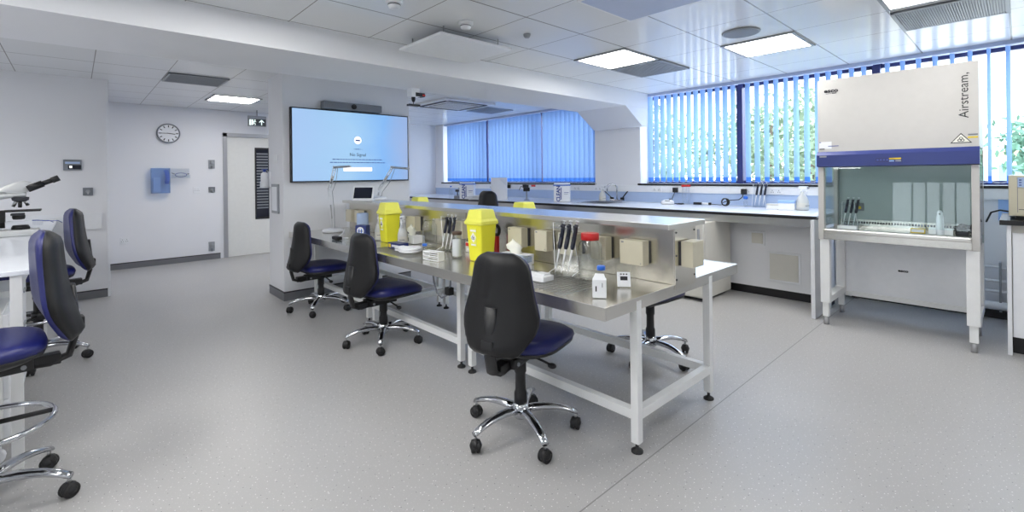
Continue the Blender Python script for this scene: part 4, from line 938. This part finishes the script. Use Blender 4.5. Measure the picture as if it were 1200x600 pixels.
# ------------------------------------------------------------------ items on window counter
def tub(loc, rotz, lab, s=1.0):
    t = thing('wipes_tub', lab, 'wipes tub', loc, rotz, 'white wipes tubs with blue vertical lettering')
    mb = MB(); mb.box(-.11*s, .11*s, -.075*s, .075*s, 0, .215*s, m_paper, .012*s); mb.build('tub', t)
    mb = MB(); mb.box(-.114*s, .114*s, -.079*s, .079*s, .215*s, .228*s, m_blue, .003).box(-.105*s, .105*s, -.07*s, .07*s, .228*s, .25*s, m_trimw, .006); mb.build('lid', t)
    text_mesh('lettering', 'CLEAN', .07*s, m_bluetext, Mface((-.045*s, -.0765*s, .11*s), (0, 0, 1), (-1, 0, 0)), t, space=.95, bold=.0022)
    mb = MB(); mb.box(-.015*s, -.005*s, -.0775*s, -.074*s, .03*s, .19*s, m_bluetext).box(.03*s, .09*s, -.0775*s, -.074*s, .12*s, .126*s, m_bluetext).box(.03*s, .08*s, -.0775*s, -.074*s, .10*s, .104*s, m_midgrey); mb.build('print', t)
tub((-6.50, 4.98, .9062), math.radians(42), 'white wipes tub with blue lettering on the far left counter, beyond the screen wall', 1.15)
tub((-4.62, 5.30, .9062), math.radians(38), 'white wipes tub with blue lettering left of the sink', 1.1)
t = thing('paper_stack', 'loose white papers and trays on the far counter', 'papers', (-6.15, 4.98, .9062), math.radians(30))
for k, (a, dx) in enumerate(((0, 0), (.2, .03), (-.15, .08), (.4, -.05))): mb = MB(); mb.box(-.17, .17, -.11, .11, k*.018, k*.018+.014, m_paper, .002, mtx=T(dx, 0, 0) @ RZ(a)); mb.build('sheet_pile', t)
t = thing('display_board', 'upright white card box with a folded corner on the far counter', 'card box', (-5.75, 5.05, .9062), math.radians(45))
mb = MB(); mb.box(-.13, .13, -.03, .03, 0, .36, m_paper, .003); mb.build('card', t)
mb = MB(); mb.prism([(.0, -.032, .345), (.12, -.032, .345), (.12, -.032, .22)], (0, .002, 0), m_lam); mb.build('folded_corner', t)
for i, (x, y, h, m, lab) in enumerate(((-6.95, 4.95, .22, m_clearp, 'clear bottle at the far left of the window counter'), (-6.80, 5.15, .26, m_trimw, 'tall white bottle behind the clear bottles at the far left counter'), (-7.05, 5.2, .18, m_clearp, 'short clear bottle against the screen wall edge on the far counter'))):
    t = thing('lab_bottle', lab, 'bottle', (x, y, .9062)); mb = MB(); mb.lathe([(.03, 0), (.034, .01), (.034, h*.6), (.012, h*.8), (.012, h*.92)], m, n=18); mb.build('bottle_body', t)
    mb = MB(); mb.lathe([(.016, h*.9), (.016, h)], (m_blue, m_trimw, m_grey)[i], n=14); mb.build('cap', t)
t = thing('stirrer', 'small dark bench instrument left of the far wipes tub', 'instrument', (-6.72, 4.92, .9062), math.radians(40)); mb = MB(); mb.box(-.05, .05, -.04, .04, 0, .05, m_midgrey, .006); mb.build('body', t)
mb = MB(); mb.cyl((0, .02, .04), (0, .02, .16), .008, m_rubber).box(-.03, .03, -.02, .02, .12, .16, m_dark, .004); mb.build('head', t)
for x, y, lab in ((-5.35, 5.28, 'small black bench camera on a stalk right of the tall chair back'),):
    t = thing('bench_camera', lab, 'camera', (x, y, .9062), math.radians(40)); mb = MB(); mb.lathe([(.05, 0), (.05, .01), (.01, .014), (.01, .14)], m_grey, n=18); mb.build('stand', t)
    mb = MB(); mb.box(-.05, .05, -.035, .035, .14, .20, m_rubber, .008).tube([(-.04, 0, .2), (-.09, 0, .22), (-.12, 0, .16)], .006, m_rubber, n=6); mb.build('camera_head', t)
for x, lab in ((-6.45, 'black plug pair left of the red tag on the far trunking'), (-5.98, 'black plug beside the red tag on the far trunking')):
    t = thing('plug', lab, 'plug', (x, 5.905, 1.10), 0, 'black plugs on the window trunking'); mb = MB(); mb.box(-.06, .0, -.045, 0, -.02, .035, m_rubber, .006).box(.005, .05, -.045, 0, -.035, .03, m_rubber, .006); mb.build('plug_body', t)
mb = MB(); mb.box(-.05, .05, -.006, 0, -.016, .016, m_red); mb.build('red_tag', loc=(-5.82, 5.913, 1.115), tag=('small red tag stuck on the far trunking', 'tag'))
def tubeset(x, lab, loc):
    t = thing('cylinder_set', lab, 'measuring cylinders', loc, math.radians(40))
    for k in range(3): mb = MB(); mb.lathe([(.022, 0), (.022, .006), (.013, .01), (.013, .225)], m_clearp, c=(-.035+k*.035, 0, 0), n=12); mb.build('cylinder', t)
    return t
cs = tubeset(0, 'clear measuring cylinders joined under a red top on the window counter', (-2.93, 5.78, .9062))
mb = MB(); mb.box(-.055, .055, -.02, .02, .225, .25, m_red, .004); mb.build('red_top', cs)
t = thing('mini_balance', 'white and grey handheld balance lying right of the sink', 'balance', (-3.10, 5.62, .9062), math.radians(25))
mb = MB(); mb.loft([[(w*math.cos(a), w*.6*math.sin(a), z) for a in [k*2*PI/20 for k in range(20)]] for w, z in ((.075, 0), (.085, .012), (.075, .045), (.04, .06))], m_trimw); mb.build('body', t)
mb = MB(); mb.box(-.03, .03, -.05, -.02, .045, .053, m_dark, .002).sph((.03, 0, .06), .014, m_rubber); mb.build('controls', t)
mb = MB(); mb.tube([(.08, 0, .012), (.14, .03, .008), (.20, 0, .008), (.17, -.05, .008), (.11, -.04, .008), (.13, .02, .012), (.19, .03, .012)], .005, m_rubber, n=6); mb.build('cable', t)
mb = MB(); mb.tube([(-.15, .0, .02), (-.05, 0, .02)], .016, m_rubber, n=10).tube([(-.05, 0, .02), (.03, 0, .02)], .014, m_trimw, n=10).tube([(.03, 0, .02), (.06, 0, .02)], .016, m_rubber, n=10).tube([(.06, 0, .016), (.15, .04, .008), (.23, .03, .012)], .004, m_rubber, n=6)
mb.build('probe', loc=(-2.64, 5.72, .9062), rotz=math.radians(10), tag=('dark and white probe lying on the counter, wired to the coiled cable', 'probe'))
mb = MB()
for k in range(4): mb.tube([(.045*math.cos(a)*(1-.08*k), .012*k-.02, .05+.042*math.sin(a)) for a in [q*2*PI/18 for q in range(18)]], .006, m_rubber, n=6, close=True)
mb.build('coiled_cable', loc=(-2.40, 5.70, .9062), rotz=math.radians(45), tag=('upright coil of black cable on the window counter', 'cable'))
t = thing('blue_cap_bottle', 'clear bottle with a blue top left of the counter pipette stand', 'bottle', (-2.17, 5.72, .9062)); mb = MB(); mb.lathe([(.02, 0), (.022, .01), (.022, .06), (.010, .075), (.010, .09)], m_clearp, n=16); mb.build('bottle_body', t)
mb = MB(); mb.lathe([(.02, .09), (.026, .10), (.026, .115), (.018, .125)], m_blue, n=16); mb.build('cap', t)
for x, y, w, h, lab in ((-1.83, 5.60, .065, .055, 'low white box on the counter, left of the blue-lidded box'), (-1.68, 5.53, .075, .10, 'white box with a pale blue lid left of the counter spray bottle')):
    t = thing('storage_box', lab, 'box', (x, y, .9062), math.radians(12)); mb = MB(); mb.box(-w, w, -.05, .05, 0, h*.72, m_paper, .004); mb.build('box_body', t)
    mb = MB(); mb.box(-w-.003, w+.003, -.053, .053, h*.72, h, m_lblue if h > .08 else m_cab, .004); mb.build('lid', t)

# ------------------------------------------------------------------ safety cabinet
t = thing('safety_cabinet', 'large white biological safety cabinet with a navy control band on a white stand', 'safety cabinet', (0, 0, 0))
HX0, HX1, HY0, HY1 = -1.178, -.192, 4.69, 5.27
mb = MB(); mb.prism([(HX0, HY0, 1.475), (HX0, HY0, 2.085), (HX0, HY1, 2.085), (HX0, HY1, 1.475)], (HX1-HX0, 0, 0), m_hood); up = mb.build('upper_housing', t)
tm = Mface((HX1-.075, HY0-.001, 1.845), (0, 0, 1), (-1, 0, 0))
text_mesh('lettering', 'Airstream,', .075, m_text, tm, up, xs=1.02)
text_mesh('lettering', 'esco', .044, m_text, Mface((HX0+.10, HY0-.001, 1.99), (1, 0, 0), (0, 0, 1)), up, xs=1.25, extrude=.001, bold=.0016)
mb = MB(); mb.box(HX0+.062, HX0+.10, HY0-.002, HY0, 1.965, 1.968, m_text).box(HX0+.105, HX0+.138, HY0-.002, HY0, 1.964, 1.97, m_text); mb.build('small_print', up)
mb = MB(); c = (-.285, 1.53); mb.prism([(c[0]-.058, HY0-.0015, c[1]-.028), (c[0]+.058, HY0-.0015, c[1]-.028), (c[0], HY0-.0015, c[1]+.045)], (0, .002, 0), m_text)
mb.prism([(c[0]-.048, HY0-.0025, c[1]-.022), (c[0]+.048, HY0-.0025, c[1]-.022), (c[0], HY0-.0025, c[1]+.036)], (0, .0015, 0), m_tissue)
for a in (90, 210, 330):
    cc = (c[0]+.009*math.cos(math.radians(a)), HY0-.003, c[1]-.003+.009*math.sin(math.radians(a)))
    mb.tube([(cc[0]+.009*math.cos(q), cc[1], cc[2]+.009*math.sin(q)) for q in [j*2*PI/12 for j in range(12)]], .0022, m_text, n=5, close=True)
mb.box(-.248, -.198, HY0-.002, HY0, 1.556, 1.566, m_midgrey).box(-.25, -.197, HY0-.002, HY0, 1.536, 1.547, m_cyl); mb.build('hazard_sticker', up)
mb = MB(); mb.box(HX0+.008, HX0+.10, HY0-.0015, HY0, 1.50, 1.56, m_paper).box(HX0+.075, HX0+.15, HY0-.002, HY0, 1.519, 1.525, m_bluetext).box(HX0+.012, HX0+.05, HY0-.002, HY0, 1.495, 1.503, m_text).box(HX0+.01, HX0+.024, HY0-.002, HY0, 1.553, 1.559, m_bluetext); mb.build('sticker', up)
mb = MB(); mb.prism([(HX0-.003, HY0, 1.475), (HX0-.003, HY0-.035, 1.445), (HX0-.003, HY0-.035, 1.350), (HX0-.003, HY0+.02, 1.342), (HX0-.003, HY0+.02, 1.475)], (HX1-HX0+.006, 0, 0), m_navy); band = mb.build('control_band', t)
mb = MB(); yb = HY0-.036; mb.box(-.775, -.612, yb-.001, yb, 1.376, 1.412, m_mullion).box(-.69, -.617, yb-.002, yb, 1.397, 1.408, m_cyl).box(-.69, -.66, yb-.002, yb, 1.38, 1.39, m_lblue).box(-.652, -.617, yb-.002, yb, 1.38, 1.39, m_grey)
for k in range(4): mb.lathe([(.006, 0), (.006, .002)], m_navyl, n=10, mtx=T(-.762+k*.02, yb, 1.394) @ RX(PI/2))
mb.build('display', band)
mb = MB(); mb.box(HX0+.02, HX0+.07, HY0-.0365, HY0-.034, 1.427, 1.440, m_grey); mb.build('badge', band)
for x in (HX0, HX1-.042):
    mb = MB(); mb.box(x, x+.042, HY0-.01, HY0+.05, .73, 1.345, m_hood, .003); mb.build('front_post', t)
mb = MB(); mb.box(HX0+.002, HX0+.008, HY0+.05, HY1-.05, .83, 1.475, m_glass); mb.build('side_glass', t)
mb = MB(); mb.box(HX1-.008, HX1-.002, HY0+.05, HY1-.05, .83, 1.475, m_glass); mb.build('side_glass', t)
mb = MB(); mb.box(HX0+.002, HX1-.002, HY1-.06, HY1, .73, 1.475, m_hoodin); mb.box(HX0, HX0+.03, HY1-.09, HY1-.06, .80, 1.475, m_hood).box(HX1-.03, HX1, HY1-.09, HY1-.06, .80, 1.475, m_hood); mb.build('back_wall', t)
mb = MB(); mb.prism([(HX0+.042, HY0-.005, .865), (HX0+.042, HY0+.001, .865), (HX0+.042, HY0+.033, 1.36), (HX0+.042, HY0+.027, 1.36)], (HX1-HX0-.084, 0, 0), m_sash); mb.build('sash_window', t)
mb = MB(); mb.box(HX0+.01, HX1-.01, HY0+.05, HY1-.06, .79, .805, m_steel).box(HX0+.04, HX1-.04, HY0-.03, HY0+.05, .785, .825, m_steel, .012).box(HX0+.04, HX1-.04, HY0-.028, HY0-.01, .735, .80, m_steel, .004); mb.build('work_tray', t)
mb = MB(); mb.box(HX0+.05, HX1-.05, HY1-.10, HY1-.061, .805, .875, m_steel)
mb.build('rear_grille', t)
mb = MB()
for k in range(44): mb.box(HX0+.07+k*.0195, HX0+.082+k*.0195, HY1-.102, HY1-.0995, .838, .856, m_dark)
mb.build('grille_slots', t)
mb = MB(); mb.box(-1.02, -.955, HY1-.068, HY1-.06, .95, 1.02, m_midgrey, .003).box(-1.0, -.975, HY1-.074, HY1-.066, .965, .99, m_cyl, .002); mb.build('power_outlet', t)
mb = MB(); mb.box(HX0+.01, HX1-.01, HY0+.02, HY1, .735, .785, m_hood); mb.build('base_pan', t)
for x0, x1 in ((HX0+.008, HX0+.076), (HX1-.074, HX1-.002)):
    for y0 in (HY0-.005, HY1-.075):
        mb = MB(); z0 = .19; mb.box(x0, x1, y0, y0+.065, z0, .735, m_powder, .003).box(x0+.012, x1-.012, y0+.01, y0+.055, .07, z0, m_powder, .002); lg = mb.build('stand_leg', t)
        mb = MB(); mb.lathe([(.019, 0), (.019, .07)], m_alu, c=((x0+x1)/2, y0+.032, 0), n=16); mb.build('levelling_foot', lg)
    mb = MB(); mb.box(x0, x1, HY0+.06, HY1-.075, .19, .245, m_powder, .002); mb.build('side_rail', t)
mb = MB(); mb.box(HX0+.076, HX1-.074, HY1-.035, HY1-.02, .205, .735, m_trimw).box(HX0+.076, HX1-.074, HY1-.05, HY1-.02, .165, .205, m_powder); bp_ = mb.build('back_panel', t)
text_mesh('lettering', 'esco', .030, m_text, Mface((-.69, HY1-.0355, .44), (1, 0, 0), (0, 0, 1)), bp_, xs=1.25, extrude=.001, bold=.0016)
# inside the cabinet
ZT = .806
s4 = pip_stand((-1.05, 5.10, ZT), 0, 'clear stand with pipettes inside the safety cabinet', .85)
pipettes(s4, 3, .038, .01, .88, [q + ' pipette in the stand inside the safety cabinet' for q in ('left', 'middle', 'right')])
t = thing('aspirator_bottle', 'pale small bottle with a pump in a white holder inside the safety cabinet', 'bottle', (-.42, 4.95, ZT)); mb = MB(); mb.box(-.07, .07, -.03, .03, 0, .05, m_paper, .005); mb.build('holder', t)
mb = MB(); mb.lathe([(.022, .0), (.024, .01), (.024, .14), (.018, .16), (.02, .175), (.01, .19)], m_lam, c=(0, -.033-.025, 0), n=18).sph((0, -.08, .165), .005, m_text); mb.build('bottle_body', t)
t = thing('cable_bundle', 'tangle of dark tubes and cables at the right inside the safety cabinet', 'cables', (-.30, 5.0, ZT)); mb = MB(); rnd = random.Random(2)
mb.tube([(rnd.uniform(-.05, .06), rnd.uniform(-.05, .05), .012+rnd.uniform(0, .07)) for _ in range(26)], .006, m_rubber, n=6); mb.box(-.04, .03, -.03, .03, 0, .05, m_dark, .006); mb.build('bundle', t)
mb = MB(); mb.box(-.045, .045, -.015, .015, 0, .035, m_cyl, .003).box(-.04, .04, -.016, -.014, .006, .03, m_paper); mb.build('small_carton', loc=(-.56, 4.97, ZT), tag=('small cream carton on the tray inside the safety cabinet', 'carton'))
mb = MB(); mb.box(-.09, .05, -.03, .03, 0, .03, m_paper, .003); mb.build('white_case', loc=(-1.0, 4.92, ZT), tag=('low white case at the left front inside the safety cabinet', 'case'))

# ------------------------------------------------------------------ pipes, right bench
t = thing('heating_pipes', 'row of white horizontal heating pipes low on the window wall', 'pipes', (0, 0, 0))
for z, r in ((.457, .010), (.336, .012), (.245, .014), (.12, .035)):
    mb = MB(); mb.cyl((-1.22, 5.885, z), (1.0, 5.885, z), r, m_trimw, n=12); mb.build('pipe', t)
for x in (-1.0, -.12, .5): mb = MB(); mb.box(x-.008, x+.008, 5.87, 5.949, .07, .50, m_grey); mb.build('pipe_bracket', t)
mb = MB(); mb.box(-.129, .06, 5.925, 5.948, .86, 1.06, m_lblue, .002); mb.build('blue_notice_board', tag=('small pale blue board on the wall right of the safety cabinet', 'board'))
t = thing('side_counter', 'white side cabinet with a black worktop at the right edge of the view', 'cabinet', (0, 0, 0))
mb = MB(); mb.box(-.10, .95, 4.80, 5.60, .915, .95, m_black, .003); mb.build('worktop', t)
mb = MB(); mb.box(-.065, -.042, 4.82, 5.5, 0, .915, m_trimw, .002); mb.build('end_panel', t)
mb = MB(); mb.box(-.042, .93, 4.87, 5.5, .12, .915, m_cab).box(-.042, .93, 4.90, 5.5, 0, .12, m_black); mb.build('carcass', t)
for a, b in ((-.038, .44), (.446, .925)):
    mb = MB(); mb.box(a, b, 4.845, 4.87, .125, .86, m_trimw, .002); dd = mb.build('cabinet_door', t)
    mb = MB(); mb.tube([(a+.3, 4.845, .8), (a+.3, 4.82, .8), (a+.42, 4.82, .8), (a+.42, 4.845, .8)], .004, m_alu, n=6); mb.build('handle', dd)
t = thing('bench_analyser', 'beige bench instrument with a small blue display on the right side cabinet', 'analyser', (0, 0, 0))
mb = MB(); mb.box(-.055, .50, 4.92, 5.35, .975, 1.265, m_beige, .008); bd = mb.build('housing', t)
mb = MB(); mb.box(-.01, .20, 4.912, 4.922, 1.18, 1.25, m_lbroll, .002)
for k in range(3): mb.box(-.003, .01, 4.909, 4.913, 1.192+k*.018, 1.199+k*.018, m_bluetext)
mb.build('display', bd)
mb = MB(); mb.box(-.005, .45, 4.918, 4.922, 1.02, 1.024, m_dark).box(-.012, -.009, 4.918, 4.922, 1.0, 1.25, m_midgrey); mb.build('seam', bd)
for x in (-.02, .45): mb = MB(); mb.box(x, x+.04, 4.95, 5.0, .95, .975, m_rubber); mb.build('foot', t)
mb = MB(); mb.tube([(-.055, 5.0, 1.0), (-.10, 5.05, 1.005), (-.15, 5.15, .98), (-.18, 5.24, .90)], .006, m_rubber, n=8); mb.build('instrument_cable', t)

# ------------------------------------------------------------------ microscope bench
t = thing('microscope_bench', 'white bench along the left wall that carries the microscope', 'bench', (0, 0, 0))
mb = MB(); mb.box(XL+.03, -3.10, -1.0, -.14, .878, .90, m_lam, .003); mb.build('worktop', t)
for x in (-6.9, -5.5, -3.125):
    for y in (-.95, -.20): mb = MB(); mb.box(x-.02, x+.02, y-.02, y+.02, 0, .878, m_powder, .002); mb.build('leg', t)
for y in (-.95, -.20): mb = MB(); mb.box(-6.88, -3.16, y-.015, y+.015, .81, .86, m_powder, .002); mb.build('apron_rail', t)
def pedestal(x, lab, first=[None]):
    if first[0]: return dup(first[0], lab, (x, -.45, 0))
    t = thing('drawer_pedestal', lab, 'drawer unit', (x, -.45, 0), 0, 'white wheeled drawer units under the microscope bench')
    mb = MB(); mb.box(-.21, .21, -.24, .20, .10, .70, m_powder, .004); mb.build('carcass', t)
    for k in range(3):
        mb = MB(); mb.box(-.205, .205, .20, .22, .11+k*.196, .30+k*.196, m_trimw, .003); dd = mb.build('drawer', t)
        mb = MB(); mb.box(-.06, .06, .22, .23, .26+k*.196, .275+k*.196, m_grey, .002); mb.build('handle', dd)
    for a in (-.17, .17):
        for b in (-.19, .17): mb = MB(); mb.lathe([(.03, -.014), (.036, -.01), (.036, .01), (.03, .014)], m_trimw, n=16, mtx=T(a, b, .036) @ RY(PI/2)).box(a-.02, a+.02, b-.02, b+.02, .06, .10, m_trimw, .003); mb.build('caster', t)
    first[0] = t
pedestal(-3.39, 'white wheeled drawer unit behind the left edge chair, nearest to the camera'); pedestal(-4.03, 'white wheeled drawer unit seen between the two tall chairs'); pedestal(-6.4, 'white wheeled drawer unit at the wall end of the microscope bench')
t = thing('microscope', 'white and black laboratory microscope with angled black eyepieces on the left bench', 'microscope', (-5.10, -.33, .9012))
def yz(pts, x0, x1, m): mb.prism([(x0, y, z) for y, z in pts], (x1-x0, 0, 0), m)
mb = MB(); mb.box(-.09, .09, -.22, .13, 0, .045, m_micro, .014).box(-.07, .07, -.22, -.09, .04, .11, m_micro, .014); mb.build('base', t)
mb = MB(); rings = []
for y, z, w, h in ((-.19, .06, .045, .05), (-.20, .16, .038, .045), (-.17, .25, .036, .04), (-.10, .295, .04, .03), (.0, .305, .045, .022), (.06, .305, .045, .020)):
    rings.append([(w*math.cos(a), y + h*math.sin(a)*(.9 if z < .27 else .1), z + (0 if z < .27 else h*math.sin(a))) for a in [k*2*PI/16 for k in range(16)]])
mb.loft(rings, m_micro); mb.build('arm', t)
mb = MB(); mb.lathe([(.05, .315), (.052, .325), (.052, .33)], m_micro, c=(0, .0, 0), n=20)
mb.loft([[(.055*math.cos(a), y0+sy_*math.sin(a), z + q*math.sin(a)) for a in [k*2*PI/18 for k in range(18)]] for y0, sy_, z, q in ((-.01, .10, .325, 0), (.0, .10, .35, .012), (.015, .075, .38, .016), (.02, .03, .40, .01))], m_micro); mb.build('head', t)
mb = MB()
for x in (-.03, .03):
    mb.tube([(x, .07, .345), (x, .15, .385)], .026, m_plastic, n=14).tube([(x, .15, .385), (x, .21, .413)], .018, m_plastic, n=14).tube([(x, .20, .408), (x, .24, .428)], .023, m_plastic, n=14)
mb.build('eyepieces', t)
mb = MB(); mb.lathe([(.02, .25), (.045, .262), (.048, .285)], m_dark, c=(0, .03, 0), n=18)
for a, l in ((0, .05), (2.1, .04), (4.2, .045)): mb.cyl((.022*math.cos(a), .03+.022*math.sin(a), .262), (.045*math.cos(a), .03+.045*math.sin(a), .262-l), .011, m_alu if a else m_rubber, n=12)
mb.build('objective_turret', t)
mb = MB(); mb.box(-.085, .085, -.06, .14, .178, .19, m_rubber, .003).box(-.04, .04, -.13, -.05, .10, .19, m_rubber, .005).box(-.05, .05, -.02, .05, .15, .165, m_dark, .003); mb.build('stage', t)
mb = MB(); mb.lathe([(.03, .12), (.035, .13), (.035, .15), (.02, .165)], m_rubber, c=(0, .02, 0), n=18).lathe([(.05, .045), (.05, .06), (.042, .075)], m_rubber, c=(0, .03, 0), n=20).cyl((0, -.07, .06), (0, -.07, .17), .02, m_rubber); mb.build('condenser', t)
mb = MB(); mb.lathe([(.032, -.125), (.034, -.10), (.034, .10), (.032, .125)], m_rubber, n=20, mtx=T(0, -.13, .075) @ RY(PI/2)); mb.build('focus_knob', t)
t = thing('safety_spectacles', 'clear safety spectacles with dark blue arms lying on the bench behind the microscope', 'spectacles', (-6.05, -.25, .9062), math.radians(30))
mb = MB(); mb.box(-.07, .07, -.002, .002, 0, .045, m_clearp); mb.build('lens', t)
mb = MB(); mb.tube([(-.07, 0, .04), (-.065, .12, .03), (-.06, .15, .01)], .003, m_bluetext, n=6).tube([(.07, 0, .04), (.065, .12, .03), (.06, .15, .01)], .003, m_bluetext, n=6).tube([(-.07, 0, .044), (0, -.004, .047), (.07, 0, .044)], .003, m_bluetext, n=6); mb.build('arms', t)
